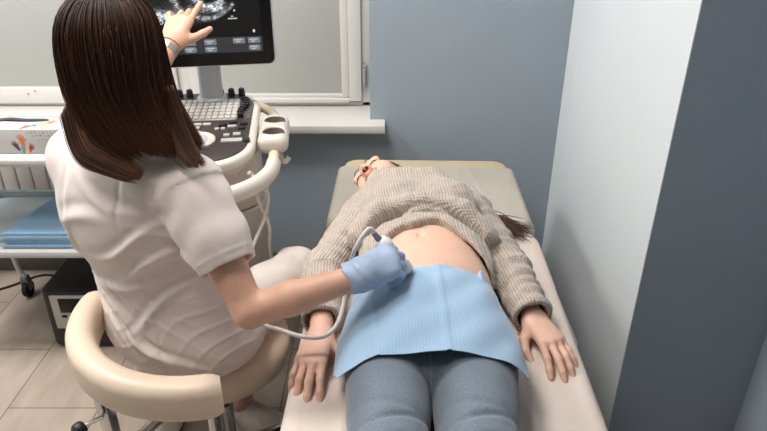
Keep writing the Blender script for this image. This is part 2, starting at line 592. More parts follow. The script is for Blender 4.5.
# ------------------------------------------------------------------ signed-distance modelling (bodies, clothes, gloves)
class Sdf:
    """a list of shapes blended into one continuous surface and meshed with surface nets"""
    def __init__(self):
        self.ops = []
        self.post = None
        self.lo, self.hi = np.full(3, 1e9), np.full(3, -1e9)
    def _b(self, *pr):
        for c, r in pr:
            self.lo = np.minimum(self.lo, np.asarray(c) - r)
            self.hi = np.maximum(self.hi, np.asarray(c) + r)
    def cap(self, a, b, ra, rb, k=0.02, flat=None, mode='u', clip=None):
        a, b = np.asarray(a, float), np.asarray(b, float)
        ba = b - a
        L = float(np.dot(ba, ba)) + 1e-12
        def d(P):
            Q = P - a
            if flat is not None:
                n, s = flat
                Q = Q + np.outer(Q @ n, n) * (s - 1)
            h = np.clip(Q @ ba / L, 0, 1)
            r = np.linalg.norm(Q - h[:, None] * ba, axis=1) - (ra + (rb - ra) * h)
            return r if clip is None else np.maximum(r, (P - clip[0]) @ clip[1])
        self.ops.append((d, k, mode))
        if mode == 'u':
            self._b((a, ra), (b, rb))
        return self
    def ell(self, c, r, R=None, k=0.02, mode='u'):
        c, r = np.asarray(c, float), np.asarray(r, float)
        def d(P):
            Q = P - c
            if R is not None:
                Q = Q @ R
            k0 = np.linalg.norm(Q / r, axis=1)
            k1 = np.linalg.norm(Q / (r * r), axis=1) + 1e-9
            return k0 * (k0 - 1) / k1
        self.ops.append((d, k, mode))
        if mode == 'u':
            self._b((c, float(max(r))))
        return self
    def box(self, c, half, R=None, rad=0.005, k=0.01, mode='u'):
        c, half = np.asarray(c, float), np.asarray(half, float)
        def d(P):
            Q = P - c
            if R is not None:
                Q = Q @ R
            q = np.abs(Q) - half + rad
            return np.linalg.norm(np.maximum(q, 0), axis=1) + np.minimum(q.max(1), 0) - rad
        self.ops.append((d, k, mode))
        if mode == 'u':
            self._b((c, float(np.linalg.norm(half))))
        return self
    def fn(self, d, k=0.004, mode='i'):
        self.ops.append((d, k, mode))
        return self
    def chain(self, pts, rad, k=0.02, flat=None, clip=None):
        for i in range(len(pts) - 1):
            self.cap(pts[i], pts[i + 1], rad[i], rad[i + 1], k, flat, 'u', clip)
        return self
    @staticmethod
    def comb(v, d, k, mode):
        if mode == 'u':
            h = np.clip(0.5 + 0.5 * (v - d) / k, 0, 1)
            return v + (d - v) * h - k * h * (1 - h)
        if mode == 's':
            d = -d
        h = np.clip(0.5 - 0.5 * (v - d) / k, 0, 1)
        return v + (d - v) * h + k * h * (1 - h)
    def value(self, P):
        v = np.full(len(P), 1.0)
        for d, k, mode in self.ops:
            v = self.comb(v, d(P), k, mode)
        return v + self.post(P) if self.post else v
    def mesh(self, h=0.004, B=8, relax=1, uvf=None, angle=180):
        lo = self.lo - 3 * h - 0.01
        hi = self.hi + 3 * h + 0.01
        bs = B * h
        nb = np.ceil((hi - lo) / bs).astype(int)
        I = np.stack(np.meshgrid(*[np.arange(x) for x in nb], indexing='ij'), -1).reshape(-1, 3)
        Cc = lo + (I + 0.5) * bs
        R = bs * 0.87
        vc = np.full(len(I), 1.0)
        dl = []
        for d, k, mode in self.ops:
            dd = d(Cc)
            dl.append(dd)
            vc = self.comb(vc, dd, k, mode)
        act = np.abs(vc) < R * 1.6 + 0.012
        I, dl = I[act], [x[act] for x in dl]
        loc = np.stack(np.meshgrid(*[np.arange(B + 1)] * 3, indexing='ij'), -1).reshape(-1, 3)
        n1 = (B + 1) ** 3
        nB = len(I)
        val = np.full((nB, n1), 1.0, np.float64)
        base = I * B
        for (d, k, mode), dc in zip(self.ops, dl):
            rel = np.ones(nB, bool) if mode == 'i' else dc < 3.2 * R + k
            idx = np.nonzero(rel)[0]
            for s in range(0, len(idx), 600):
                q = idx[s:s + 600]
                P = lo + (base[q][:, None, :] + loc[None]) * h
                dv = d(P.reshape(-1, 3)).reshape(len(q), n1)
                val[q] = self.comb(val[q], dv, k, mode)
        if self.post:
            for s in range(0, nB, 600):
                P = lo + (base[s:s + 600][:, None, :] + loc[None]) * h
                val[s:s + 600] += self.post(P.reshape(-1, 3)).reshape(-1, n1)
        G = val.reshape(nB, B + 1, B + 1, B + 1)
        # cells
        corners = [(i, j, k) for i in (0, 1) for j in (0, 1) for k in (0, 1)]
        cv = np.stack([G[:, a:a + B, b:b + B, c:c + B] for a, b, c in corners], -1).reshape(nB, B ** 3, 8)
        sg = cv < 0
        ac = sg.any(-1) & ~sg.all(-1)
        bi, ci = np.nonzero(ac)
        cl = np.stack(np.unravel_index(ci, (B, B, B)), -1)
        gi = base[bi] + cl
        vals = cv[bi, ci]
        ca = np.array(corners, float)
        acc = np.zeros((len(gi), 3))
        cnt = np.zeros(len(gi))
        for a in range(8):
            for b in range(a + 1, 8):
                if np.abs(ca[a] - ca[b]).sum() != 1:
                    continue
                va, vb = vals[:, a], vals[:, b]
                m = (va < 0) != (vb < 0)
                t = np.where(m, va / np.where(m, va - vb, 1), 0)
                acc += np.where(m[:, None], ca[a] + t[:, None] * (ca[b] - ca[a]), 0)
                cnt += m
        pos = lo + (gi + acc / cnt[:, None]) * h
        D = (nb * B + 4).astype(np.int64)
        key = lambda g: ((g[:, 0] + 1) * D[1] + g[:, 1] + 1) * D[2] + g[:, 2] + 1
        kk = key(gi.astype(np.int64))
        order = np.argsort(kk)
        kk, pos, gi, vals = kk[order], pos[order], gi[order], vals[order]
        ids = lambda g: (np.searchsorted(kk, key(g)).clip(0, len(kk) - 1), g)
        quads = []
        for ax, hi_c in ((0, 4), (1, 2), (2, 1)):
            m = (vals[:, 0] < 0) != (vals[:, hi_c] < 0)
            g = gi[m].astype(np.int64)
            neg = vals[m, 0] < 0
            o1, o2 = np.zeros(3, np.int64), np.zeros(3, np.int64)
            o1[(ax + 1) % 3] = 1
            o2[(ax + 2) % 3] = 1
            q, ok = [], np.ones(len(g), bool)
            for off in (0 * o1, o1, o1 + o2, o2):
                kq = key(g - off)
                ix = np.searchsorted(kk, kq).clip(0, len(kk) - 1)
                ok &= kk[ix] == kq
                q.append(ix)
            q = np.stack(q, 1)
            q[~neg] = q[~neg][:, ::-1]
            quads.append(q[ok])
        F = np.concatenate(quads)
        for _ in range(relax):
            s = np.zeros_like(pos)
            c = np.zeros(len(pos))
            for a, b in ((0, 1), (1, 2), (2, 3), (3, 0)):
                np.add.at(s, F[:, a], pos[F[:, b]])
                np.add.at(s, F[:, b], pos[F[:, a]])
                np.add.at(c, F[:, a], 1)
                np.add.at(c, F[:, b], 1)
            pos = np.where(c[:, None] > 0, 0.5 * pos + 0.5 * s / np.maximum(c, 1)[:, None], pos)
        me = bpy.data.meshes.new('m')
        me.vertices.add(len(pos))
        me.vertices.foreach_set('co', pos.ravel())
        me.loops.add(F.size)
        me.loops.foreach_set('vertex_index', F.ravel().astype(np.int32))
        me.polygons.add(len(F))
        me.polygons.foreach_set('loop_start', np.arange(0, F.size, 4, dtype=np.int32))
        me.polygons.foreach_set('loop_total', np.full(len(F), 4, np.int32))
        me.update(calc_edges=True)
        me.validate()
        me.polygons.foreach_set('use_smooth', np.ones(len(me.polygons), bool))
        if uvf:
            set_uv(me, uvf(pos))
        return me

def vnoise(P, f, seed=0):
    """cheap smooth pseudo-noise, about -1..1"""
    s = seed * 1.37
    x, y, z = P[:, 0] * f, P[:, 1] * f, P[:, 2] * f
    return (np.sin(x + 1.7 * np.sin(0.8 * y + s) + s) * np.cos(1.1 * y + 1.3 * np.sin(0.9 * z + 2 * s)) + 0.6 * np.sin(1.7 * z + 1.9 * x + 1.2 * np.sin(1.3 * y) + 3 * s)) / 1.6
# ------------------------------------------------------------------ the room
WALL_Y = 2.45
bm_ = MB()
bm_.box((0.545, WALL_Y + 0.14, 1.35), (0.598, 0.14, 1.35))
bm_.box((-1.053, WALL_Y + 0.14, 0.333), (1.0, 0.14, 0.333))
bm_.box((-1.053, WALL_Y + 0.14, 2.45), (1.0, 0.14, 0.25))
bm_.box((-2.126, WALL_Y + 0.14, 1.35), (0.073, 0.14, 1.35))
struct('wall_back', bm_.mesh(), 'wall_paint')
struct('wall_left', bx((-2.25, 0.4, 1.35), (0.05, 2.33, 1.35), 0), 'pale_wall')
struct('wall_front', bx((-0.5, -1.97, 1.35), (1.75, 0.05, 1.35), 0), 'wall_paint')
struct('wall_right', bx((1.14, -0.22, 1.35), (0.05, 1.70, 1.35), 0), 'wall_paint')
chase = bx((0.917, 1.96, 1.35), (0.217, 0.4895, 1.35), 0)
col_o = struct('wall_chase', chase, 'wall_paint')
struct('wall_chase_side', bx((0.6985, 1.9595, 1.35), (0.0015, 0.4895, 1.35), 0), 'pale_wall')  # thin face in a paler colour than the rest of the chase
struct('floor', bx((-0.5, 0.4, -0.05), (1.8, 2.4, 0.05), 0), 'floor_tile')
struct('ceiling', bx((-0.5, 0.4, 2.75), (1.8, 2.4, 0.05), 0), 'ceiling_paint')
struct('baseboard_back', bx((-0.75, WALL_Y - 0.006, 0.045), (1.44, 0.006, 0.045), 0.002), 'baseboard_stone')
for i, (lx, ly, lz, sx, sy, pw) in enumerate(LAMPS):
    t = thing('ceiling_light', ['square white ceiling light panel above the patient side of the room',
                                'square white ceiling light panel nearest the camera', 'added unseen ceiling light panel nearest the left wall, brightening the pale wall'][i], 'ceiling light', (lx, ly, 2.7))
    fr = MB()
    for dx, dy, hx, hy in ((0, 0.31, 0.33, 0.02), (0, -0.31, 0.33, 0.02), (0.31, 0, 0.02, 0.29), (-0.31, 0, 0.02, 0.29)):
        fr.box((lx + dx, ly + dy, 2.68), (hx, hy, 0.02), None, 0.004)
    obj('frame', fr.mesh(), 'window_white', t)
    obj('diffuser', bx((lx, ly, 2.69), (0.29, 0.29, 0.009), 0), 'lamp_glow' if 'lamp_glow' in MAT else (emit('lamp_glow', (255, 242, 226), 3.0) and 'lamp_glow'), t)

# window
w = MB()
YF = 2.655
w.box((-1.05, YF, 0.708), (1.0, 0.03, 0.009), None, 0.002)
w.box((-0.072, YF, 1.4), (0.018, 0.03, 0.70), None, 0.003)
w.box((-2.035, YF, 1.4), (0.018, 0.03, 0.70), None, 0.003)
w.box((-1.05, YF, 2.185), (1.0, 0.03, 0.015), None, 0.003)
w.box((-0.815, YF, 1.44), (0.032, 0.03, 0.74), None, 0.003)
win = struct('window_1', w.mesh(), 'window_white')
s = MB()
s.box((-0.116, YF - 0.036, 1.44), (0.026, 0.014, 0.715), None, 0.004)
s.box((-0.768, YF - 0.036, 1.44), (0.026, 0.014, 0.715), None, 0.004)
s.box((-0.442, YF - 0.036, 0.727), (0.30, 0.012, 0.010), None, 0.003)
s.box((-0.442, YF - 0.036, 2.14), (0.30, 0.014, 0.025), None, 0.004)
struct('sash', s.mesh(), 'window_white', win)
s = MB()
s.box((-0.158, YF - 0.03, 1.44), (0.015, 0.010, 0.70), None, 0.003)
s.box((-0.442, YF - 0.03, 0.745), (0.29, 0.006, 0.008), None, 0.002)
struct('glazing_bead', s.mesh(), 'window_white', win)
struct('pane', bx((-0.46, YF - 0.02, 1.43), (0.30, 0.006, 0.70), 0.001), 'frosted_pane', win)
s = MB()
s.box((-1.43, YF - 0.03, 0.748), (0.58, 0.016, 0.034), None, 0.004)
s.box((-1.43, YF - 0.03, 2.14), (0.58, 0.016, 0.034), None, 0.004)
s.box((-0.875, YF - 0.03, 1.44), (0.026, 0.016, 0.70), None, 0.004)
s.box((-1.985, YF - 0.03, 1.44), (0.026, 0.016, 0.70), None, 0.004)
struct('sash', s.mesh(), 'window_white', win)
struct('pane', bx((-1.43, YF - 0.022, 1.44), (0.55, 0.006, 0.68), 0.001), 'frosted_pane', win)
sc_ = MB()
for dx, dz in ((-1.475, 0.757), (-1.445, 0.768)):
    sc_.lathe([(0.004, 0), (0.004, 0.002)], (dx, YF - 0.046, dz), frame((1, 0, 0), (0, -1, 0)), 10)
struct('screw_cap', sc_.mesh(), 'device_grey', win)
hg = MB()
hg.lathe([(0.006, -0.03), (0.008, -0.028), (0.008, 0.028), (0.006, 0.03)], (-0.078, YF - 0.045, 0.83), None, 12)
hg.box((-0.078, YF - 0.04, 0.79), (0.008, 0.006, 0.012), None, 0.002)
hg.box((-0.078, YF - 0.04, 0.87), (0.008, 0.006, 0.01), None, 0.002)
struct('hinge', hg.mesh(), 'device_grey', win)
struct('window_sill', bx((-1.045, 2.505, 0.6835), (1.051, 0.131, 0.0165), 0.004), 'sill_white', win)

# ------------------------------------------------------------------ radiator under the window
t = thing('radiator', 'white ribbed wall radiator under the window behind the trolley', 'radiator', (-1.5, 2.4, 0))
x = -2.0
for i in range(16):
    mb = MB()
    mb.box((x, 2.375, 0.39), (0.0295, 0.012, 0.20), None, 0.010, 3)
    mb.box((x, 2.425, 0.39), (0.022, 0.010, 0.20), None, 0.008, 2)
    mb.box((x, 2.40, 0.575), (0.016, 0.03, 0.012), None, 0.005)
    mb.box((x, 2.40, 0.205), (0.016, 0.03, 0.012), None, 0.005)
    obj('rib', mb.mesh(), 'radiator_white', t)
    x += 0.062
mb = MB()
for z in (0.22, 0.56):
    mb.tube([(-2.04, 2.40, z), (-1.03, 2.40, z)], 0.014, 10)
obj('pipe', mb.mesh(), 'radiator_white', t)
mb = MB()
mb.tube([(-1.03, 2.40, 0.22), (-1.0, 2.40, 0.22), (-0.99, 2.40, 0.20), (-0.99, 2.40, 0.0)], 0.01, 10)
obj('feed_pipe', mb.mesh(), 'radiator_white', t)
obj('return_pipe', MB().tube([(-1.95, 2.40, 0.2), (-1.95, 2.40, 0.0)], 0.012, 8).mesh(), 'radiator_white', t)

# ------------------------------------------------------------------ trolley with its box and drapes
TX0, TX1, TY0, TY1 = -1.53, -0.88, 1.842, 2.27
tcx, tcy = (TX0 + TX1) / 2, (TY0 + TY1) / 2
t = thing('trolley', 'white two shelf medical trolley on castors in front of the radiator', 'trolley', (tcx, tcy, 0))
tw, td = TX1 - TX0, TY1 - TY0
for z, nm in ((0.78, 'top_shelf'), (0.45, 'lower_shelf')):
    o = obj(nm, MB().prism(round_rect(tw, td, 0.03, 6, tcx, tcy), z - 0.026, z, None, (0, 0, 0), 0.006).mesh(), 'trolley_white', t)
def rim(z, r, hh, name, m, ins=0.0, y0=0.0):
    ol = round_rect(tw - 2 * ins, td - 2 * ins - y0, 0.07, 8, tcx, tcy + y0 / 2)
    mb = MB()
    mb.tube([(a, b, z + hh) for a, b in ol], r, 8, None, 1.0, True)
    n = len(ol)
    vs = [(a, b, z) for a, b in ol] + [(a, b, z + hh) for a, b in ol]
    ii = [(tcx + (a - tcx) * 0.985, tcy + (b - tcy) * 0.985) for a, b in ol]
    vs += [(a, b, z) for a, b in ii] + [(a, b, z + hh) for a, b in ii]
    fs = []
    for i in range(n):
        k = (i + 1) % n
        fs += [(i, k, n + k, n + i), (2 * n + k, 2 * n + i, 3 * n + i, 3 * n + k)]
    mb.add(vs, fs)
    return obj(name, mb.mesh(), m, t)
rim(0.45, 0.006, 0.022, 'tray_rim', 'tray_clear', 0.004, 0.05)
obj('tray_liner', MB().prism(round_rect(tw - 0.05, td - 0.06, 0.06, 6, tcx, tcy + 0.01), 0.4505, 0.453).mesh(), 'tray_clear', t)
for px_, py_ in ((TX0 + 0.03, TY0 + 0.03), (TX1 - 0.03, TY0 + 0.03), (TX0 + 0.03, TY1 - 0.03), (TX1 - 0.03, TY1 - 0.03)):
    sx = 1 if px_ < tcx else -1
    path = spline([(px_, py_, 0.76), (px_, py_, 0.5), (px_, py_, 0.22), (px_ + sx * 0.006, py_, 0.13), (px_ + sx * 0.02, py_, 0.095)], 6)
    lg = obj('leg', MB().tube(path, 0.011, 10).mesh(), 'trolley_white', t)
    cx_, cy_ = px_ + sx * 0.02, py_
    mb = MB().box((cx_, cy_, 0.085), (0.014, 0.016, 0.014), None, 0.005)
    mb.box((cx_ - 0.014, cy_, 0.06), (0.003, 0.014, 0.025), None, 0.002)
    mb.box((cx_ + 0.014, cy_, 0.06), (0.003, 0.014, 0.025), None, 0.002)
    cs = obj('castor', mb.mesh(), 'grey_steel', t)
    obj('wheel', MB().lathe([(0.02, -0.011), (0.034, -0.009), (0.036, 0), (0.034, 0.009), (0.02, 0.011)], (cx_, cy_, 0.036), frame((0, 1, 0), (1, 0, 0)), 20).mesh(), 'dark_rubber', cs)

# glove box on the top shelf
gx0, gx1, gy0, gy1, gz0, gz1 = -1.235, -0.985, 1.89, 2.03, 0.781, 0.862
t = thing('glove_box', 'white cardboard glove dispenser box printed with coloured hands on trolley top', 'box', (-1.11, 1.96, 0.781))
mb = MB().box(((gx0 + gx1) / 2, (gy0 + gy1) / 2, (gz0 + gz1) / 2), ((gx1 - gx0) / 2, (gy1 - gy0) / 2, (gz1 - gz0) / 2), None, 0.0015)
obj('carton', mb.mesh(), 'box_card', t)
def flat_hand(cx, cz, s, rot, m, plane):
    """a printed open hand: palm and five fingers, 0.4 mm proud of the card"""
    mb = MB()
    out = []
    def blob(a, b, ra, rb):
        a, b = np.array(a), np.array(b)
        d = unit(b - a)
        nrm = np.array([-d[1], d[0]])
        pts = []
        for k in range(7):
            an = math.pi * k / 6
            pts.append(b + rb * (math.cos(an) * nrm * -1 + math.sin(an) * d))
        for k in range(7):
            an = math.pi * k / 6
            pts.append(a + ra * (math.cos(an) * nrm - math.sin(an) * d))
        out.append(pts)
    blob((0, -1.2), (0, 0.1), 0.35, 0.52)
    for x, y, l in ((-0.38, 0.45, 1.1), (-0.13, 0.55, 1.35), (0.13, 0.55, 1.3), (0.38, 0.4, 1.0)):
        blob((x, y - 0.2), (x * 1.8, l), 0.13, 0.10)
    blob((0.3, -0.3), (0.95, 0.25), 0.16, 0.11)
    ca, sa = math.cos(math.radians(rot)), math.sin(math.radians(rot))
    for pi_, pts in enumerate(out):
        base = []
        for p in pts:
            u, v = s * (p[0] * ca - p[1] * sa), s * (p[0] * sa + p[1] * ca)
            base.append((u, v))
        e = 0.0003 + 0.00002 * pi_
        if plane == 'front':
            lo_ = [(cx + u, gy0 + 0.0004, cz + v) for u, v in base]
            hi_ = [(cx + u, gy0 - e, cz + v) for u, v in base]
        else:
            lo_ = [(cx + u, cz + v, gz1 - 0.0004) for u, v in base]
            hi_ = [(cx + u, cz + v, gz1 + e) for u, v in base]
        n = len(base)
        mb.add(lo_ + hi_, [tuple(range(n, 2 * n))] + [(i, (i + 1) % n, n + (i + 1) % n, n + i) for i in range(n)])
    obj('printed_hand', mb.mesh(), m, t)
flat_hand(-1.150, 0.808, 0.012, 30, 'print_purple', 'front')
flat_hand(-1.128, 0.825, 0.015, 8, 'print_orange', 'front')
flat_hand(-1.129, 0.797, 0.010, -5, 'print_teal', 'front')
flat_hand(-1.105, 0.801, 0.011, -30, 'print_maroon', 'front')
flat_hand(-1.117, 0.792, 0.009, 10, 'print_yellow', 'front')
flat_hand(-1.120, 1.913, 0.013, -20, 'print_red', 'top')
flat_hand(-1.100, 1.925, 0.014, -48, 'print_teal', 'top')
flat_hand(-1.080, 1.935, 0.017, -60, 'print_yellow', 'top')
flat_hand(-1.063, 1.955, 0.016, -55, 'print_orange', 'top')
mb = MB()
for row, (z0, n, x0) in enumerate(((0.851, 8, -1.105), (0.841, 7, -1.090), (0.827, 5, -1.075))):
    for k in range(n):
        mb.box((x0 + 0.0125 * k, gy0 - 0.0001, z0 + 0.001 * ((k * 7) % 3)), (0.0022 + 0.0014 * ((k * 5) % 3) / 2, 0.0003, 0.0034 - 0.001 * (k % 2)))
obj('print_line', mb.mesh(), 'print_grey', t)
mb = MB()
for k in range(22):
    mb.box((-1.225 + 0.008 * k, 2.015, gz1), (0.0024 + 0.001 * (k % 2), 0.0022 - 0.0008 * (k % 3 == 0), 0.0003))
obj('print_line', mb.mesh(), 'print_maroon', t)
mb = MB()
mb.box((-1.220, gy0 - 0.0001, 0.84), (0.011, 0.0003, 0.004))
mb.box((-1.213, gy0 - 0.0001, 0.832), (0.007, 0.0003, 0.002))
obj('print_line', mb.mesh(), 'print_maroon', t)
ol = []
for k in range(20):
    a = 2 * math.pi * k / 20
    ol.append((-1.155 + 0.078 * math.cos(a), 1.972 + 0.016 * math.sin(a) * (0.7 + 0.3 * math.cos(a))))
obj('opening', MB().prism(ol, gz1 - 0.001, gz1 + 0.0005).mesh(), 'nitrile_black', t)
gl = Sdf()
for k in range(9):
    a = k / 8
    gl.ell((-1.225 + 0.14 * a, 1.972 + 0.004 * math.sin(9 * a), gz1 + 0.002 + 0.002 * math.sin(5 * a)), (0.014, 0.009, 0.005), None, 0.006)
obj('glove_tip', gl.mesh(0.0025), 'nitrile_black', t)

# folded drapes on the lower shelf
dw = 0.235
for k in range(5):
    z = 0.454 + 0.0105 * k
    x0 = -1.275 + 0.004 * ((k * 3) % 4)
    y0 = 1.862 + 0.003 * ((k * 5) % 3)
    def fld(u, v, z=z, x0=x0, y0=y0, k=k):
        xx = x0 + dw * u
        yy = y0 + 0.29 * v
        edge = min(u, 1 - u) * dw
        r = 0.0045
        dz = 0.0045 if edge > 0.01 else 0.0045 * math.sqrt(max(0, 1 - ((0.01 - edge) / 0.01) ** 2))
        return (xx + 0.05 * v, yy, z + dz + 0.005 + 0.0005 * math.sin(18 * u + k) * math.sin(9 * v + 2 * k))
    me = solid_grid(fld, 26, 20, 0.0085)
    o = obj('folded_drape', me, 'drape_blue')
    tag(o, ['bottom blue folded paper drape on the lower trolley shelf', 'second lowest blue folded paper drape on the trolley shelf',
            'middle blue folded paper drape in the trolley stack', 'second blue folded paper drape from the stack top',
            'topmost blue folded paper drape on the lower trolley shelf'][k], 'paper drape', 'folded drapes on the trolley')

# power unit on the floor
t = thing('power_unit', 'black floor power unit with grey control panel beside the stool', 'power unit', (-1.07, 2.06, 0))
obj('case', MB().prism([(-1.21, 0), (-1.195, 0), (-0.965, 0), (-0.95, 0)] and round_rect(0.27, 0.33, 0.03, 5, -1.09, 2.065), 0.012, 0.25, None, (0, 0, 0), 0.008).mesh(), 'black_plastic', t)
pn = obj('control_panel', bx((-1.118, 1.898, 0.165), (0.072, 0.004, 0.072), 0.004), 'radiator_white', t)
obj('display', bx((-1.118, 1.8935, 0.196), (0.042, 0.002, 0.03), 0.002), 'bezel_black', pn)
for k in range(3):
    obj('button', bx((-1.15 + 0.03 * k, 1.893, 0.150), (0.009, 0.003, 0.005), 0.002), 'bezel_black', pn)
for dx, dy in ((-0.1, -0.13), (0.1, -0.13), (-0.1, 0.13), (0.1, 0.13)):
    obj('foot', MB().lathe([(0.016, 0), (0.018, 0.012)], (-1.075 + dx, 2.065 + dy, 0.0), None, 14).mesh(), 'dark_rubber', t)
cord = spline([(-1.72, 2.22, 0.005), (-1.60, 2.30, 0.005), (-1.50, 2.39, 0.005), (-1.38, 2.37, 0.005), (-1.25, 2.385, 0.005), (-1.1, 2.38, 0.006), (-1.02, 2.30, 0.06), (-1.02, 2.235, 0.1)], 10)
obj('power_cord', MB().tube(cord, 0.0048, 8).mesh(), 'dark_rubber', t)

# ------------------------------------------------------------------ ultrasound machine
YAW = 6
RM = rotz(YAW)
MC = V(-0.63, 1.835, 0)
def mp(x, y, z):
    return MC + RM @ V(x, y, 0) + V(0, 0, z)
t = thing('ultrasound_machine', 'ivory ultrasound machine with keyboard console and lit monitor in front of the window', 'ultrasound machine', tuple(MC))
us = t
CW, CD = 0.46, 0.53
tilt = math.radians(5)
RT = RM @ np.array([[1, 0, 0], [0, math.cos(tilt), -math.sin(tilt)], [0, math.sin(tilt), math.cos(tilt)]])
CZ = 0.893
def ct(x, y, z):
    return MC + V(0, 0, CZ) + RT @ V(x, y, z)
cons = obj('console', MB().prism(round_rect(CW, CD, 0.13, 10, 0.02), -0.035, 0.0, RT, MC + V(0, 0, CZ), 0.012, 3).mesh(50), 'device_ivory', t)
obj('console_tray', MB().prism(round_rect(CW - 0.05, CD - 0.05, 0.11, 10, 0.02), -0.065, -0.034, RT, MC + V(0, 0, CZ), 0.012, 3).mesh(50), 'device_ivory', t)
pan = obj('control_surface', MB().prism(round_rect(CW - 0.04, CD - 0.04, 0.112, 10, 0.02), -0.004, 0.004, RT, MC + V(0, 0, CZ), 0.002).mesh(50), 'console_brown', t)
kb = obj('keyboard', MB().prism(round_rect(0.40, 0.16, 0.012, 4, -0.012, 0.094), 0.003, 0.009, RT, MC + V(0, 0, CZ), 0.002).mesh(), 'keyboard_silver', t)
key0 = None
n = 0
for r in range(6):
    for c in range(16):
        p = ct(0.178 - 0.0188 * c, 0.158 - 0.0256 * r, 0.0105)
        if key0 is None:
            key0 = obj('key', bx(tuple(p), (0.0078, 0.0105, 0.0026), 0.002, RT), 'key_grey', kb)
            kp0 = p
        else:
            dup(key0, p - kp0, kb)
rest = MB()
for r in range(6):
    for c in range(16, 21):
        rest.box(ct(0.178 - 0.0188 * c, 0.158 - 0.0256 * r, 0.0105), (0.0078, 0.0105, 0.0026), RT, 0.002)
obj('key', rest.mesh(), 'key_grey', kb)['kind'] = 'stuff'
for kx in (-0.17, -0.13, -0.09, -0.012, 0.02, 0.085, 0.120, 0.154, 0.187):
    pr_ = [(0.009, 0), (0.0115, 0.002), (0.010, 0.022), (0.008, 0.026), (0.002, 0.027)]
    obj('knob', MB().lathe(pr_, ct(kx, 0.215, 0.003), RT, 18).mesh(), 'black_plastic', t)
for k in range(8):
    obj('slider', bx(tuple(ct(0.202 + 0.008 * math.sin(k * 0.8), 0.165 - 0.018 * k, 0.011)), (0.009, 0.0045, 0.008), 0.002, RT), 'black_plastic', t)
for k in range(8):
    obj('slider_slot', bx(tuple(ct(0.207, 0.165 - 0.018 * k, 0.0042)), (0.022, 0.0012, 0.0008), 0, RT), 'device_grey', t)
for bx_, by_, hw, hh, m in ((-0.03, 0.0, .014, .008, 'key_grey'), (0.01, 0.0, .012, .007, 'key_grey'), (-0.035, -0.025, .014, .008, 'key_grey'),
                            (0.075, -0.003, .012, .010, 'black_plastic'), (0.115, 0.012, .012, .007, 'black_plastic'), (0.16, 0.0, .012, .008, 'black_plastic'),
                            (0.055, -0.035, .006, .006, 'key_grey'), (0.08, -0.035, .006, .006, 'key_grey'), (0.115, -0.02, .013, .006, 'key_grey'), (0.155, -0.03, .010, .009, 'black_plastic'),
                            (0.10, -0.08, .009, .007, 'key_grey'), (0.14, -0.075, .011, .009, 'key_grey'), (0.125, -0.115, .030, .011, 'key_grey'),
                            (0.185, -0.115, .008, .009, 'black_plastic'), (-0.12, 0.0, .014, .008, 'key_grey'), (-0.19, -0.03, .014, .008, 'key_grey')):
    obj('button', bx(tuple(ct(bx_ * 0.72 + 0.095, by_ - 0.012, 0.006)), (hw, hh, 0.004), 0.002, RT), m, t)
tb = obj('trackball_ring', MB().lathe([(0.034, 0.0), (0.052, 0.001), (0.052, 0.008), (0.046, 0.011), (0.034, 0.006)], ct(0.088, -0.125, 0.004), RT, 36).mesh(), 'device_ivory', t)
obj('trackball', MB().ball(ct(0.088, -0.125, 0.006), 0.031).mesh(), 'probe_white', t)

# handle rail round the console, cup holders, cable hanger
RW, RD = 0.52, 0.65
ol = round_rect(RW, RD, 0.19, 14, 0.04, -0.025)
rail = [mp(a, b, 0.845 + 0.05 * (b / RD)) for a, b in ol]
obj('handle_rail', MB().tube(rail, 0.0155, 14, V(0, 0, 1), 1.0, True).mesh(), 'handle_cream', t)
fr_pts = [mp(a, b, 0.838 + 0.05 * (b / RD)) for a, b in ol if b < -0.02]
fr_pts.sort(key=lambda p: float((p - MC) @ RM[:, 0]))
fl = [(a, b) for a, b in ol if b < 0.02]
fl_ = sorted([q for q in fl], key=lambda q: math.atan2(q[1], q[0]))
obj('front_grip', MB().tube([mp(a, b, 0.838 + 0.05 * (b / RD)) for a, b in fl_], 0.021, 14, V(0, 0, 1), 1.15).mesh(), 'device_ivory', t)
for sx, sy in ((0.18, -0.30), (-0.18, -0.30), (0.16, 0.27), (-0.16, 0.27)):
    obj('rail_bracket', MB().tube([mp(sx * 0.8, sy * 0.75, 0.835), mp(sx, sy * 1.1, 0.832)], 0.016, 10).mesh(), 'device_ivory', t)
ch = Sdf()
cc = mp(0.298, -0.012, 0.862)
ch.box(cc, (0.045, 0.108, 0.030), RM, 0.027, 0.01)
for yy in (-0.062, 0.040):
    a = mp(0.300, yy, 0.848)
    ch.cap(a, a + V(0, 0, 0.12), 0.032, 0.034, 0.006, None, 's')
hold = obj('cup_holder', ch.mesh(0.003), 'device_ivory', t)
for yy in (-0.062, 0.040):
    obj('cup_liner', MB().lathe([(0.002, 0.006), (0.029, 0.006), (0.0305, 0.044), (0.0318, 0.044), (0.0305, 0.002), (0.002, 0.002)], mp(0.300, yy, 0.8435), None, 28).mesh(), 'cup_inner', hold)
obj('gel_hook', MB().sweep(spline([mp(0.315, -0.09, 0.84), mp(0.32, -0.095, 0.81), mp(0.33, -0.095, 0.803), mp(0.342, -0.09, 0.815)], 6), [(-0.007, -0.0025), (0.007, -0.0025), (0.007, 0.0025), (-0.007, 0.0025)], (0, 1, 0)).mesh(), 'device_ivory', t)
HG = V(-0.338, 1.62, 0.79)
obj('cable_hanger', MB().tube(spline([mp(0.235, -0.215, 0.825), HG + V(-0.03, 0.03, 0.025), HG + V(-0.012, 0.012, 0.0), HG + V(0.012, -0.005, 0.0), HG + V(0.018, -0.01, 0.02)], 8), 0.0065, 10).mesh(), 'device_ivory', t)

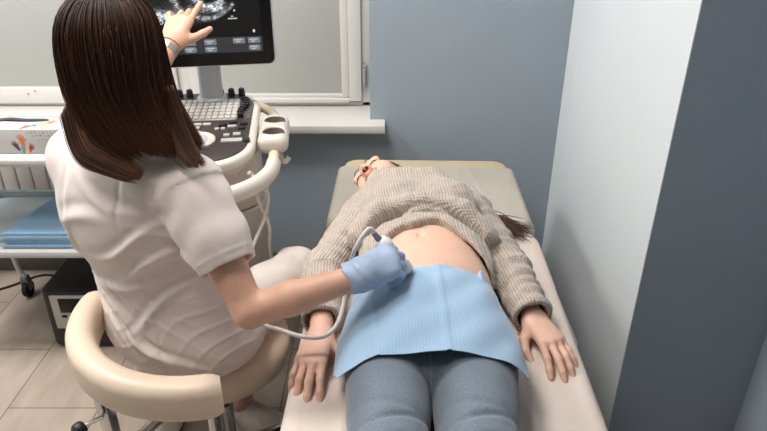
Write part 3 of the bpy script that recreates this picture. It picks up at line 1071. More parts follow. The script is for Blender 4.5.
# body below the console
def pill(w_, d_, r_, z0, z1, cx, cy, bev=0.02, tp=1.0):
    return MB().prism(round_rect(w_, d_, r_, 10), z0, z1, RM, mp(cx, cy, 0), bev, 3).mesh(50)
obj('column', pill(0.32, 0.25, 0.10, 0.63, 0.80, 0.085, 0.055, 0.006), 'device_ivory', t)
obj('tower', pill(0.335, 0.26, 0.11, 0.14, 0.625, 0.085, 0.06, 0.008), 'device_ivory', t)
obj('neck', pill(0.2, 0.2, 0.07, 0.79, 0.83, 0.05, 0.04, 0.004), 'device_grey', t)
for a, b in ((0.16, -0.09), (0.2, 0.03)):
    obj('support_arm', MB().tube([mp(a, b, 0.77), mp(a + 0.01, b, 0.815)], 0.026, 14).mesh(), 'device_ivory', t)
obj('base', pill(0.46, 0.44, 0.12, 0.075, 0.145, 0.0, 0.10, 0.02), 'device_grey', t)
for dx, dy in ((-0.18, -0.06), (0.18, -0.06), (-0.18, 0.26), (0.18, 0.26)):
    c = obj('castor', MB().box(mp(dx, dy, 0.07), (0.02, 0.03, 0.02), RM, 0.008).mesh(), 'device_grey', t)
    obj('wheel', MB().lathe([(0.02, -0.014), (0.036, -0.012), (0.038, 0), (0.036, 0.012), (0.02, 0.014)], mp(dx, dy, 0.038), frame((0, 1, 0), (1, 0, 0)), 20).mesh(), 'dark_rubber', c)
obj('probe_port', bx(tuple(mp(0.05, -0.072, 0.70)), (0.04, 0.012, 0.05), 0.004, RM), 'black_plastic', t)

# monitor
MR = rotz(10)
MO = V(-0.542, 1.963, 1.2095)
def mo(x, y, z):
    return MO + MR @ V(x, y, z)
MRot = MR @ np.array([[1, 0, 0], [0, 0, -1], [0, 1, 0]])   # outline (x, z) extruded along the view depth
def slab(w_, h_, r_, y0, y1, cx=0, cz=0, bev=0.003):
    return MB().prism(round_rect(w_, h_, r_, 8, cx, cz), -y1, -y0, MRot, MO, bev).mesh(50)
mon = obj('monitor', slab(0.424, 0.349, 0.022, 0.004, 0.04, 0, 0, 0.01), 'monitor_silver', us)
bez = obj('bezel', slab(0.416, 0.341, 0.019, 0.0, 0.006, 0, 0.001), 'bezel_black', mon)
SW, SH, SCZ = 0.35, 0.284, 0.0085
scr = obj('screen', slab(SW, SH, 0.002, -0.0012, 0.002, 0, SCZ, 0.0003), 'screen_dark' if 'screen_dark' in MAT else (emit('screen_dark', (14, 15, 17), 0.3) and 'screen_dark'), mon)

def scan_mesh():
    """the sector picture: brightness per vertex"""
    nu, nv = 150, 130
    cx0, cz0 = -0.045, 0.158
    vs, val = [], []
    r0, r1 = 0.035, 0.215
    for i in range(nu):
        a = math.radians(-47 + 94 * i / (nu - 1))
        for j in range(nv):
            r = r0 + (r1 - r0) * j / (nv - 1)
            x, z = cx0 + r * math.sin(a), cz0 - r * math.cos(a)
            vs.append(mo(x, -0.0018, z))
            val.append((x, z, a, j / (nv - 1)))
    val = np.array(val)
    x, z, a, q = val.T
    P = np.stack([x, z, 0 * x], 1)
    sp = rng.normal(0, 1, (nu, nv))
    for _ in range(2):
        sp = (sp + np.roll(sp, 1, 0) + np.roll(sp, -1, 0) + np.roll(sp, 1, 1)) / 4
    sp = sp.ravel() / sp.std()
    b = 0.10 + 0.10 * np.clip(vnoise(P, 60, 1), 0, 1)
    def arc(cx, cz, rx, rz, w, amp, a0=-180, a1=180):
        rr = np.sqrt(((x - cx) / rx) ** 2 + ((z - cz) / rz) ** 2)
        th = np.degrees(np.arctan2((z - cz) / rz, (x - cx) / rx))
        m = (th > a0) & (th < a1)
        return amp * np.exp(-((rr - 1) / w) ** 2) * (0.25 + 0.75 * m)
    def dark(cx, cz, rx, rz):
        rr = np.sqrt(((x - cx) / rx) ** 2 + ((z - cz) / rz) ** 2)
        return 1 / (1 + np.exp(-(rr - 1) * 9))
    b = b * dark(0.02, 0.04, 0.085, 0.065)
    b += arc(0.02, 0.04, 0.09, 0.068, 0.12, 0.5, -175, -20)
    b += arc(0.02, 0.045, 0.062, 0.05, 0.18, 0.35, -140, -30)
    b += arc(0.03, 0.035, 0.035, 0.026, 0.3, 0.6, -170, 40)
    b += 0.8 * np.exp(-(((x + 0.095) / 0.04) ** 2 + ((z + 0.018) / 0.016) ** 2)) + 0.5 * np.exp(-(((x + 0.01) / 0.016) ** 2 + ((z - 0.03) / 0.012) ** 2))
    b += 0.45 * np.exp(-(((x - 0.055) / 0.03) ** 2 + ((z + 0.002) / 0.008) ** 2))
    b *= 0.75 + 0.45 * np.clip(0.5 + 0.5 * vnoise(P, 130, 4), 0, 1) + 0.30 * sp
    b *= np.clip((1 - q) / 0.06, 0, 1) * np.clip((1 - np.abs(a) / math.radians(47)) / 0.06, 0, 1)
    b = np.clip(b, 0, 1)
    fs = [(i * nv + j, i * nv + j + 1, (i + 1) * nv + j + 1, (i + 1) * nv + j) for i in range(nu - 1) for j in range(nv - 1)]
    keep_top = SCZ + SH / 2 - 0.004
    fs = [f for f in fs if all(val[k][1] < keep_top for k in f)]
    me = finish(vs, fs, 180)
    at = me.attributes.new('glow', 'FLOAT', 'POINT')
    at.data.foreach_set('value', b.astype(np.float32)[:len(me.vertices)])
    return me
m = emit('scan_picture', (235, 242, 250), 0.8)
nt = m.node_tree
at = nt.nodes.new('ShaderNodeAttribute')
at.attribute_name = 'glow'
pw = nt.nodes.new('ShaderNodeMath')
pw.operation = 'POWER'
pw.inputs[1].default_value = 2.2
nt.links.new(at.outputs['Fac'], pw.inputs[0])
nt.links.new(pw.outputs[0], nt.nodes['Principled BSDF'].inputs['Emission Strength'])
obj('scan_image', scan_mesh(), 'scan_picture', scr)
emit('screen_grey', (58, 60, 64), 0.55)
emit('screen_key', (120, 124, 130), 0.7)
emit('screen_mark', (225, 228, 230), 0.7)
obj('menu_bar', slab(SW, 0.046, 0.002, -0.0022, -0.001, 0, SCZ - SH / 2 + 0.026, 0.0003), 'screen_grey', scr)
for kx, kz in ((-0.145, 0.036), (-0.145, 0.015), (-0.095, 0.036), (-0.095, 0.015), (-0.04, 0.036), (-0.04, 0.015), (0.02, 0.036), (0.02, 0.015), (0.105, 0.038), (0.15, 0.038), (0.15, 0.016)):
    if (kx, kz) in ((-0.095, 0.036),):
        continue
    k_ = obj('soft_key', slab(0.036, 0.017, 0.007 if kz < 0.03 else 0.003, -0.003, -0.0015, kx, SCZ - SH / 2 + kz, 0.0004), 'screen_key', scr)
    mk = MB()
    for q in range(2):
        ln = [0.024, 0.014][q]
        for c in range(int(ln / 0.004)):
            mk.box(mo(kx - ln / 2 + 0.004 * c, -0.0032, SCZ - SH / 2 + kz + 0.0028 - 0.0056 * q), (0.0013, 0.0002, 0.0014), MR)
    obj('key_text', mk.mesh(), 'screen_mark', k_)
mk = MB()
for i in range(10):      # depth scale ticks on the right of the sector
    mk.box(mo(0.092 + 0.004 * (i % 3), -0.0018, 0.125 - 0.0165 * i), (0.0022 + 0.001 * (i % 2), 0.0004, 0.0012 + 0.0006 * (i % 3)), MR)
obj('depth_scale', mk.mesh(), 'screen_mark', scr)
mk = MB()
for i in range(6):
    mk.box(mo(0.081 + 0.0046 * i, -0.0018, -0.03), (0.0016, 0.0004, 0.0018), MR)
obj('depth_value', mk.mesh(), 'screen_mark', scr)
obj('corner_icon', MB().box(mo(0.152, -0.0018, -0.068), (0.003, 0.0004, 0.004), MR).mesh(), 'screen_mark', scr)
mk = MB()
mk.box(mo(-0.035, -0.0018, -0.083), (0.006, 0.0004, 0.0016), MR)
obj('screen_text', mk.mesh(), 'screen_mark', scr)
mk = MB()   # small figure mark left of the sector
for cxx, czz, rr in ((-0.125, -0.034, 0.005), (-0.118, -0.026, 0.0045), (-0.113, -0.035, 0.005)):
    mk.tube([mo(cxx + rr * math.cos(q * math.pi / 5), -0.0018, czz + rr * math.sin(q * math.pi / 5)) for q in range(10)], 0.0012, 6, None, 1.0, True)
obj('orientation_mark', mk.mesh(), 'screen_mark', scr)
nk = MB()
ring = []
nkp = [mo(0.0, 0.045, -0.10), mo(0.0, 0.06, -0.17), mo(0.0, 0.055, -0.23), mo(0.0, 0.05, -0.29)]
nk.sweep(spline(nkp, 6), [(x, y) for x, y in round_rect(0.072, 0.03, 0.012, 4)], (0, 1, 0))
obj('monitor_neck', nk.mesh(50), 'stand_silver', us)
obj('monitor_foot', MB().prism(round_rect(0.10, 0.08, 0.036, 8), 0, 0.03, MR, mo(0, 0.06, -0.31), 0.012, 3).mesh(50), 'stand_silver', us)

# ------------------------------------------------------------------ examination couch
BA = math.radians(-1.65)
BR = rotz(-1.65)
BC = V(0.1185, 0.915, 0)
def bp_(x, y, z):
    return BC + BR @ V(x, y - 0.915, 0) + V(0, 0, z)
t = thing('exam_couch', 'cream padded examination couch with a dark frame beside the blue wall', 'examination couch', tuple(bp_(0, 1.2, 0)))
def slab_bed(y0, y1, z0, z1, r, w_=0.61, bev=0.022):
    return MB().prism(round_rect(w_, y1 - y0, r, 8, 0, (y0 + y1) / 2 - 0.915), z0, z1, BR, BC, bev, 4).mesh(50)
obj('mattress', slab_bed(0.30, 1.735, 0.515, 0.60, 0.035), 'vinyl_beige', t)
obj('headrest', slab_bed(1.745, 2.275, 0.518, 0.605, 0.055), 'vinyl_beige', t)
obj('deck', slab_bed(0.34, 2.22, 0.485, 0.513, 0.03, 0.56, 0.004), 'dark_metal', t)
mb = MB()
for sx in (-0.25, 0.25):
    mb.tube([bp_(sx, 0.4, 0.465), bp_(sx, 2.15, 0.465)], 0.02, 10)
for yy in (0.5, 1.3, 2.1):
    mb.tube([bp_(-0.25, yy, 0.465), bp_(0.25, yy, 0.465)], 0.018, 10)
obj('frame', mb.mesh(), 'grey_steel', t)
for sx in (-0.24, 0.24):
    for yy in (0.55, 2.05):
        l_ = obj('leg', MB().tube([bp_(sx, yy, 0.46), bp_(sx, yy, 0.02)], 0.02, 12).mesh(), 'grey_steel', t)
        obj('foot_pad', MB().lathe([(0.022, 0), (0.026, 0.006), (0.026, 0.03), (0.02, 0.034)], bp_(sx, yy, 0), None, 14).mesh(), 'dark_rubber', l_)
mb = MB()
mb.tube([bp_(-0.24, 0.55, 0.2), bp_(-0.24, 2.05, 0.2)], 0.015, 10)
mb.tube([bp_(0.24, 0.55, 0.2), bp_(0.24, 2.05, 0.2)], 0.015, 10)
obj('lower_rail', mb.mesh(), 'grey_steel', t)

def drape(y0, y1, zt, name, m, label, cat, wl, wr, seed, amp, rc=0.05, lo_e=-9, hi_e=9):
    def f(u, v):
        s = -(0.305 + wl) + (0.61 + wl + wr) * u
        yy = y0 + (y1 - y0) * v
        R_ = 0.024
        wob = 0.006 * math.sin(11 * yy + seed) + 0.004 * math.sin(29 * yy + 2 * seed)
        dist = min(yy - lo_e, hi_e - yy)
        inset = rc - math.sqrt(max(0, rc * rc - (rc - dist) ** 2)) if dist < rc else 0.0
        lim = 0.305 - R_ * 0.4 - inset
        x, z = s, zt
        if abs(s) > lim:
            o = abs(s) - lim
            an = min(o / (R_ * 1.1), math.pi / 2)
            x = math.copysign(lim + R_ * math.sin(an) + 0.004 + (0.3 if s < 0 else 0.9) * max(0, o - 0.035) * (0.25 + 0.25 * math.sin(23 * yy + seed)), s)
            z = zt - R_ * (1 - math.cos(an)) - max(0, o - R_ * 1.1 * math.pi / 2) * (1 + wob * 8)
        else:
            p = np.array([[s, yy, seed]])
            z += amp * (0.5 + 0.5 * vnoise(p, 21, seed)[0]) + amp * 1.0 * max(0, math.sin(21 * s + 3.1 * yy + seed)) ** 26 + amp * 1.0 * max(0, math.sin(34 * s - 6 * yy + seed)) ** 30
            if abs(s) > 0.2:
                z += 0
        return bp_(x, yy, z)
    o = obj(name, solid_grid(f, 110, 90, 0.002), m)
    tag(o, label, cat)
    return o
drape(0.36, 1.722, 0.6035, 'couch_sheet', 'sheet_beige', 'crumpled pale beige sheet spread under the patient on the couch', 'sheet', 0.12, 0.16, 1.3, 0.004, 0.06, -9, 1.728)
drape(1.754, 2.185, 0.6085, 'headrest_cover', 'cover_grey', 'grey beige paper cover stretched over the couch headrest', 'sheet', 0.05, 0.05, 4.1, 0.0015, 0.06, 1.747, 9)

# ------------------------------------------------------------------ stool
t = thing('stool', 'cream swivel stool with a curved padded backrest and chrome base under the seated woman', 'stool', (-0.44, 1.33, 0))
SC_ = V(-0.44, 1.33, 0)
obj('seat', MB().lathe([(0.05, 0.425), (0.17, 0.428), (0.188, 0.44), (0.197, 0.47), (0.192, 0.50), (0.17, 0.515), (0.08, 0.519), (0.01, 0.52)], SC_, None, 48).mesh(60), 'vinyl_cream', t)
RCN, RR = V(-0.412, 1.238, 0), 0.275
arcp = []
for k in range(41):
    a = math.radians(170 + (289 - 170) * k / 40)
    arcp.append(RCN + RR * V(math.cos(a), math.sin(a), 0) + V(0, 0, 0.637))
prof = round_rect(0.062, 0.092, 0.026, 6)
bk = MB()
# rounded ends: shrink the profile over the first and last few centimetres
P_ = arcp
ring_v, ring_f = [], []
npf = len(prof)
for i, p in enumerate(P_):
    tdir = unit(P_[min(i + 1, 40)] - P_[max(i - 1, 0)])
    s_ = unit(np.cross(tdir, (0, 0, 1)))
    e = min(i, 40 - i)
    sc_k = [0.80, 0.95, 1.0][min(e, 2)]
    for a, b in prof:
        ring_v.append(p + s_ * a * sc_k + V(0, 0, 1) * b * sc_k)
for i in range(40):
    for j in range(npf):
        ring_f.append((i * npf + j, i * npf + (j + 1) % npf, (i + 1) * npf + (j + 1) % npf, (i + 1) * npf + j))
ring_f.append(tuple(range(npf))[::-1])
ring_f.append(tuple(40 * npf + j for j in range(npf)))
obj('backrest', bk.add(ring_v, ring_f).mesh(50), 'vinyl_cream', t)
BK = RCN + RR * V(math.cos(math.radians(228)), math.sin(math.radians(228)), 0)
inn = unit(SC_ - BK)
br = obj('backrest_bracket', MB().box(BK + V(0.0, 0.0, 0.50), (0.011, 0.019, 0.125), frame(inn, (0, 0, 1)), 0.004).mesh(), 'chrome', t)
obj('bracket_arm', MB().tube(spline([BK + V(0, 0, 0.40), BK + inn * 0.05 + V(0, 0, 0.40), BK + inn * 0.22 + V(0, 0, 0.405), SC_ + V(0, 0, 0.41)], 5), 0.013, 10).mesh(), 'chrome', t)
side = np.cross(inn, (0, 0, 1))
kn = BK + V(0, 0, 0.525)
obj('adjusting_screw', MB().tube([kn, kn - inn * 0.05 - side * 0.02], 0.005, 8).mesh(), 'chrome', br)
obj('knob', MB().lathe([(0.006, 0), (0.014, 0.002), (0.016, 0.006), (0.016, 0.018), (0.013, 0.022), (0.003, 0.023)], kn - inn * 0.045 - side * 0.018, frame(np.cross((0, 0, 1), -inn), -inn), 14).mesh(), 'black_plastic', br)
E2 = RCN + RR * V(math.cos(math.radians(284)), math.sin(math.radians(284)), 0)
obj('backrest_post', MB().tube(spline([E2 + V(0, 0, 0.62), E2 + V(0, 0.005, 0.50), E2 + V(-0.01, 0.06, 0.40), SC_ + V(0, -0.05, 0.40)], 6), 0.012, 12).mesh(), 'chrome', t)
obj('seat_plate', MB().box(SC_ + V(0, 0, 0.418), (0.09, 0.07, 0.008), None, 0.003).mesh(), 'dark_metal', t)
obj('gas_column', MB().lathe([(0.026, 0.10), (0.026, 0.28), (0.016, 0.285), (0.016, 0.415)], SC_, None, 20).mesh(), 'chrome', t)
obj('hub', MB().lathe([(0.03, 0.07), (0.045, 0.08), (0.045, 0.12), (0.03, 0.135)], SC_, None, 24).mesh(), 'chrome', t)
for k in range(5):
    a = math.radians(32 + 72 * k)
    d = V(math.cos(a), math.sin(a), 0)
    l_ = obj('leg', MB().tube([SC_ + V(0, 0, 0.10), SC_ + d * 0.15 + V(0, 0, 0.09), SC_ + d * 0.27 + V(0, 0, 0.075)], [0.022, 0.018, 0.014], 10, (0, 0, 1)).mesh(), 'chrome', t)
    c = SC_ + d * 0.27
    obj('castor', MB().lathe([(0.012, -0.02), (0.026, -0.016), (0.028, 0), (0.026, 0.016), (0.012, 0.02)], c + V(0, 0, 0.029), frame((0, 0, 1), (-d[1], d[0], 0)), 18).mesh(), 'dark_rubber', l_)
# ------------------------------------------------------------------ people: shared anatomy
def hand(S, W, X, Z, ts, curls, spread=(10, 3, -4, -12), thumb=(40, 20, 0), pad=0.0, sc=1.0, k=0.009):
    """W wrist, X to the fingers, Z back of the hand, ts=+1/-1 thumb on +Y/-Y. curls: three joint angles per finger"""
    M = frame(X, Z)
    X, Y, Z = M[:, 0], M[:, 1] * ts, M[:, 2]
    def p(a, b, c):
        return np.asarray(W, float) + sc * (X * a + Y * b + Z * c)
    kn = [(0.088, 0.027, 0.002), (0.092, 0.009, 0.005), (0.087, -0.010, 0.003), (0.078, -0.027, -0.002)]
    ln = [(0.040, 0.024, 0.019), (0.044, 0.028, 0.020), (0.041, 0.026, 0.019), (0.032, 0.019, 0.017)]
    rd = [0.0092, 0.0095, 0.0090, 0.0080]
    for q in range(4):
        S.cap(p(0.006, 0.016 - 0.0105 * q, -0.002), p(*kn[q]), sc * 0.0145 + pad, sc * 0.0110 + pad, 0.016)
    S.cap(p(0.035, -0.02, -0.010), p(0.06, -0.024, -0.009), sc * 0.012 + pad, sc * 0.010 + pad, 0.014)
    for q in range(4):
        pt = np.array(kn[q])
        sp = math.radians(spread[q])
        ang = 0.0
        rr = rd[q]
        for j in range(3):
            ang += math.radians(curls[q][j])
            d = np.array([math.cos(ang) * math.cos(sp), math.cos(ang) * math.sin(sp), -math.sin(ang)])
            nx = pt + d * ln[q][j]
            r2 = rr * (0.93 if j < 2 else 0.82)
            S.cap(p(*pt), p(*nx), sc * rr + pad, sc * r2 + pad, 0.004)
            pt, rr = nx, r2
    out, bend, drop = thumb
    a0 = math.radians(out)
    pt = np.array([0.018, 0.018, -0.010])
    d = np.array([math.cos(a0), math.sin(a0), -math.sin(math.radians(drop))])
    for j, (L, ra, rb) in enumerate(((0.040, 0.0150, 0.0120), (0.032, 0.0112, 0.0105), (0.025, 0.0104, 0.0085))):
        d = d / np.linalg.norm(d)
        nx = pt + d * L
        S.cap(p(*pt), p(*nx), sc * ra + pad, sc * rb + pad, 0.014 if j == 0 else 0.005)
        pt = nx
        a0 -= math.radians(bend)
        d = np.array([math.cos(a0), math.sin(a0), -math.sin(math.radians(drop))])
    return M

def head(S, C, F, U):
    """head shapes about centre C facing F, crown towards U; returns the local frame (lateral, forward, up)"""
    F = unit(F)
    U = unit(np.asarray(U, float) - F * np.dot(U, F))
    L = np.cross(F, U)
    M = np.stack([L, F, U], 1)
    def p(a, b, c):
        return np.asarray(C, float) + M @ V(a, b, c)
    S.ell(p(0, -0.012, 0.032), (0.074, 0.094, 0.084), M, 0.02)
    S.ell(p(0, 0.028, -0.03), (0.060, 0.064, 0.078), M, 0.03)
    S.ell(p(0, 0.066, -0.090), (0.024, 0.020, 0.020), M, 0.03)
    for s in (-1, 1):
        S.ell(p(s * 0.037, 0.056, -0.028), (0.026, 0.028, 0.030), M, 0.02)
        S.ell(p(s * 0.030, 0.078, 0.024), (0.026, 0.014, 0.010), M, 0.014)
        S.ell(p(s * 0.032, 0.100, 0.004), (0.019, 0.014, 0.013), M, 0.010, 's')
        S.ell(p(s * 0.032, 0.078, 0.003), (0.017, 0.013, 0.012), M, 0.005)
        S.ell(p(s * 0.074, -0.006, -0.004), (0.009, 0.018, 0.031), M, 0.006)
        S.ell(p(s * 0.082, -0.002, 0.0), (0.006, 0.009, 0.016), M, 0.006, 's')
    S.cap(p(0, 0.088, 0.014), p(0, 0.110, -0.030), 0.008, 0.0095, 0.008)
    for s in (-1, 1):
        S.ell(p(s * 0.0125, 0.100, -0.034), (0.008, 0.011, 0.008), M, 0.006)
        S.ell(p(s * 0.0065, 0.106, -0.0435), (0.0045, 0.006, 0.005), M, 0.003, 's')
    S.ell(p(0, 0.090, -0.061), (0.025, 0.010, 0.0065), M, 0.005)
    S.ell(p(0, 0.088, -0.073), (0.021, 0.010, 0.0070), M, 0.005)
    return M

def face_marks(C, M, parent, lip='lip', smile=0.004):
    C = np.asarray(C, float)
    def p(a, b, c):
        return C + M @ V(a, b, c)
    mb = MB()
    mb.tube(spline([p(-0.026, 0.088, -0.064 + smile), p(-0.012, 0.0985, -0.065), p(0, 0.0995, -0.0665), p(0.012, 0.0985, -0.065), p(0.026, 0.088, -0.064 + smile)], 6), 0.0010, 6)
    obj('mouth_line', mb.mesh(), 'nostril_dark', parent)
    mb = MB()
    mb.tube(spline([p(-0.024, 0.089, -0.0625 + smile), p(-0.010, 0.0985, -0.0605), p(0, 0.0995, -0.062), p(0.010, 0.0985, -0.0605), p(0.024, 0.089, -0.0625 + smile)], 6), [0.002] * 6 + [0.0038] * 13 + [0.002] * 6, 8)
    mb.tube(spline([p(-0.022, 0.088, -0.0665 + smile), p(-0.009, 0.0975, -0.072), p(0.009, 0.0975, -0.072), p(0.022, 0.088, -0.0665 + smile)], 6), [0.002] * 5 + [0.004] * 9 + [0.002] * 5, 8)
    obj('lips', mb.mesh(), lip, parent)
    for s in (-1, 1):
        mb = MB()
        mb.tube(spline([p(s * 0.014, 0.096, 0.028), p(s * 0.028, 0.0955, 0.034), p(s * 0.042, 0.084, 0.033), p(s * 0.054, 0.066, 0.024)], 6), [0.0014] * 8 + [0.0017] * 6 + [0.0008] * 5, 8)
        obj('eyebrow', mb.mesh(), 'brow', parent)
        mb = MB()
        mb.tube(spline([p(s * 0.017, 0.086, -0.002), p(s * 0.026, 0.0915, -0.0055), p(s * 0.036, 0.0905, -0.0055), p(s * 0.047, 0.080, -0.001)], 6), 0.0015, 6)
        obj('eyelashes', mb.mesh(), 'nostril_dark', parent)
        mb = MB().ball(p(s * 0.0065, 0.105, -0.0425), (0.0042, 0.0055, 0.0026), M, 10, 8)
        obj('nostril', mb.mesh(), 'nostril_dark', parent)

# ------------------------------------------------------------------ the patient
BED = 0.606
pt = thing('person', 'woman lying on the couch in a knitted sweater and jeans, belly bare', 'person', (0.1, 1.2, BED))
PF, PU = V(-0.70, -0.07, 0.71), V(-0.27, 0.946, -0.175)
PC = V(0.008, 1.800, 0.706)
S = Sdf()
PM = head(S, PC, PF, PU)
S.cap((0.015, 1.82, 0.685), (0.085, 1.69, 0.69), 0.052, 0.056, 0.03)
S.ell((0.10, 1.54, 0.685), (0.145, 0.20, 0.082), None, 0.04)
S.ell((0.105, 1.36, 0.685), (0.140, 0.20, 0.098), None, 0.05)
S.ell((0.105, 1.24, 0.680), (0.150, 0.17, 0.106), None, 0.05)
S.ell((0.100, 1.06, 0.678), (0.168, 0.15, 0.094), None, 0.05)
HIPS = (((0.008, 1.02, 0.684), (0.010, 0.76, 0.688), (0.03, 0.40, 0.655)), ((0.182, 1.02, 0.684), (0.158, 0.76, 0.688), (0.15, 0.40, 0.655)))
for hp, kn_, an in HIPS:
    S.chain([hp, kn_, (V(*kn_) * 0.65 + V(*an) * 0.35), an], [0.078, 0.056, 0.052, 0.036], 0.03)
    S.chain([an, V(*an) + V(0, -0.03, 0.0), V(*an) + V(0, -0.05, 0.13)], [0.036, 0.036, 0.026], 0.02)
RSH, REL, RWR = V(-0.050, 1.645, 0.685), V(-0.150, 1.40, 0.660), V(-0.141, 1.160, 0.640)
LSH, LEL, LWR = V(0.248, 1.645, 0.685), V(0.318, 1.41, 0.660), V(0.350, 1.220, 0.642)
for a, b, c in ((RSH, REL, RWR), (LSH, LEL, LWR)):
    S.chain([a, b], [0.046, 0.036], 0.03)
    S.cap(b, c, 0.034, 0.0255, 0.02)
RX, LX = V(-0.18, -1, -0.06), V(0.30, -1, -0.06)
hand(S, RWR, RX, (-0.12, 0.0, 1), 1, ((12, 20, 14), (14, 22, 14), (16, 24, 14), (18, 26, 14)), (7, 1, -4, -10), (62, 26, 12), 0, 1.03)
hand(S, LWR, LX, (0.10, 0.0, 1), -1, ((14, 12, 8), (13, 14, 8), (12, 16, 8), (12, 16, 8)), (10, 3, -2, -8), (44, 26, 16), 0, 1.0)
S.ell((0.088, 1.365, 0.789), (0.008, 0.013, 0.012), None, 0.010, 's')
obj('body', S.mesh(0.003), 'skin_patient', pt)
face_marks(PC, PM, pt)

# her hair: cap, and the loose length lying out to her left under the shoulder
S = Sdf()
hp_ = lambda a, b, c: PC + PM @ V(a, b, c)
S.ell(hp_(0, -0.020, 0.036), (0.081, 0.094, 0.090), PM, 0.01)
S.fn(lambda P: ((P - PC) @ PM[:, 1] - 0.046) - 0.62 * np.maximum((P - PC) @ PM[:, 2] - 0.045, 0) - 0.30 * np.abs((P - PC) @ PM[:, 0]) * 0, 0.008, 'i')
S.cap(hp_(0.03, -0.07, 0.0), (0.13, 1.80, 0.645), 0.045, 0.035, 0.03)
S.chain([(0.13, 1.80, 0.645), (0.27, 1.725, 0.635), (0.36, 1.70, 0.630)], [0.035, 0.030, 0.018], 0.02, (V(0, 0, 1), 1.3))
S.post = lambda P: 0.0022 * np.sin((P @ V(0.35, 0.9, 0.4)) * 420 + 2.0 * vnoise(P, 30, 2))
hr = obj('hair', S.mesh(0.003), 'patient_hair', pt)
mb = MB()
for i in range(160):
    a = V(0.265, 1.725, 0.645) + rng.normal(0, 1, 3) * V(0.02, 0.018, 0.008)
    e = V(0.408 + rng.normal(0, 0.018), 1.680 + rng.normal(0, 0.022), 0.6125 + abs(rng.normal(0, 0.006)))
    m_ = (a + e) / 2 + V(0, rng.normal(0, 0.008), 0.008 + abs(rng.normal(0, 0.006)))
    mb.tube(spline([a, m_, e], 5), [0.0013] * 8 + [0.001, 0.0008, 0.0004], 4)
obj('loose_hair', mb.mesh(), 'patient_hair', hr)

# sweater: thick knit pushed up over the belly
S = Sdf()
S.ell((0.100, 1.575, 0.688), (0.172, 0.165, 0.128), None, 0.03)
S.ell((0.028, 1.57, 0.745), (0.085, 0.095, 0.085), None, 0.03)
S.ell((0.172, 1.57, 0.745), (0.085, 0.095, 0.085), None, 0.03)
S.cap((-0.028, 1.655, 0.695), (0.228, 1.655, 0.695), 0.074, 0.074, 0.03)
S.cap((0.020, 1.695, 0.728), (0.125, 1.69, 0.730), 0.084, 0.086, 0.02)
S.chain([(-0.06, 1.435, 0.735), (-0.01, 1.48, 0.782), (0.10, 1.492, 0.796), (0.20, 1.48, 0.782), (0.255, 1.44, 0.735)], [0.037] * 5, 0.016)
S.ell((0.104, 1.39, 0.688), (0.172, 0.24, 0.116), None, 0.003)
hemf = lambda P: (1.418 - np.where(P[:, 0] < 0.125, 3.9, 8.5) * np.clip(P[:, 0] - 0.125, -0.19, 0.15) ** 2 + 0.005 * np.sin(60 * P[:, 0])) - P[:, 1]
S.fn(hemf, 0.012, 'i')
S.ell((0.104, 1.31, 0.684), (0.158, 0.185, 0.1065), None, 0.003, 's')
for a, b, c, e in ((RSH, REL, RWR, V(-0.144, 1.205, 0.645)), (LSH, LEL, LWR, V(0.346, 1.216, 0.648))):
    S.chain([a, (a + b) / 2, b], [0.070, 0.060, 0.055], 0.014)
    d = unit(c - b)
    S.cap(b, e + d * 0.06, 0.054, 0.047, 0.02, None, 'u', (e, d))
    S.cap(e - d * 0.03, e + d * 0.05, 0.034, 0.039, 0.004, None, 's')
def swpost(P):
    dz = 0.0035 * vnoise(P, 38, 1) + 0.0022 * vnoise(P, 90, 3)
    for a, b in ((RSH, REL), (REL, RWR), (LSH, LEL), (LEL, LWR)):      # soft cross folds on the sleeves
        d = unit(b - a)
        near = np.exp(-(np.linalg.norm(np.cross(P - a, d), axis=1) / 0.075) ** 4)
        dz = dz + near * 0.0017 * np.sin(((P - a) @ d) * 150 + 4 * vnoise(P, 14, 5))
    yc = 1.466 - 2.4 * (P[:, 0] - 0.10) ** 2
    dz = dz + 0.011 * np.exp(-((P[:, 1] - yc) / 0.0055) ** 2) * (P[:, 2] > 0.735) * (np.abs(P[:, 0] - 0.10) < 0.15)
    return dz
S.post = swpost
def swuv(P):
    uv = np.stack([P[:, 0] + 0.5 * P[:, 2], P[:, 1]], 1)
    best = np.full(len(P), 0.071)
    for a, b in ((RSH, REL), (REL, RWR), (LSH, LEL), (LEL, LWR)):
        d = unit(b - a)
        q = P - a
        h = np.clip(q @ d, 0, np.linalg.norm(b - a))
        w_ = q - h[:, None] * d
        r = np.linalg.norm(w_, axis=1)
        s_ = unit(np.cross(d, (0, 0, 1)))
        ang = np.arctan2(w_ @ s_, w_ @ np.cross(s_, d))
        m = (r < best) & (h > 0.03)
        uv[m] = np.stack([ang[m] * 0.055, h[m]], 1)
        best = np.where(m, r, best)
    return uv
obj('sweater', S.mesh(0.0032, uvf=swuv), 'knit', pt)

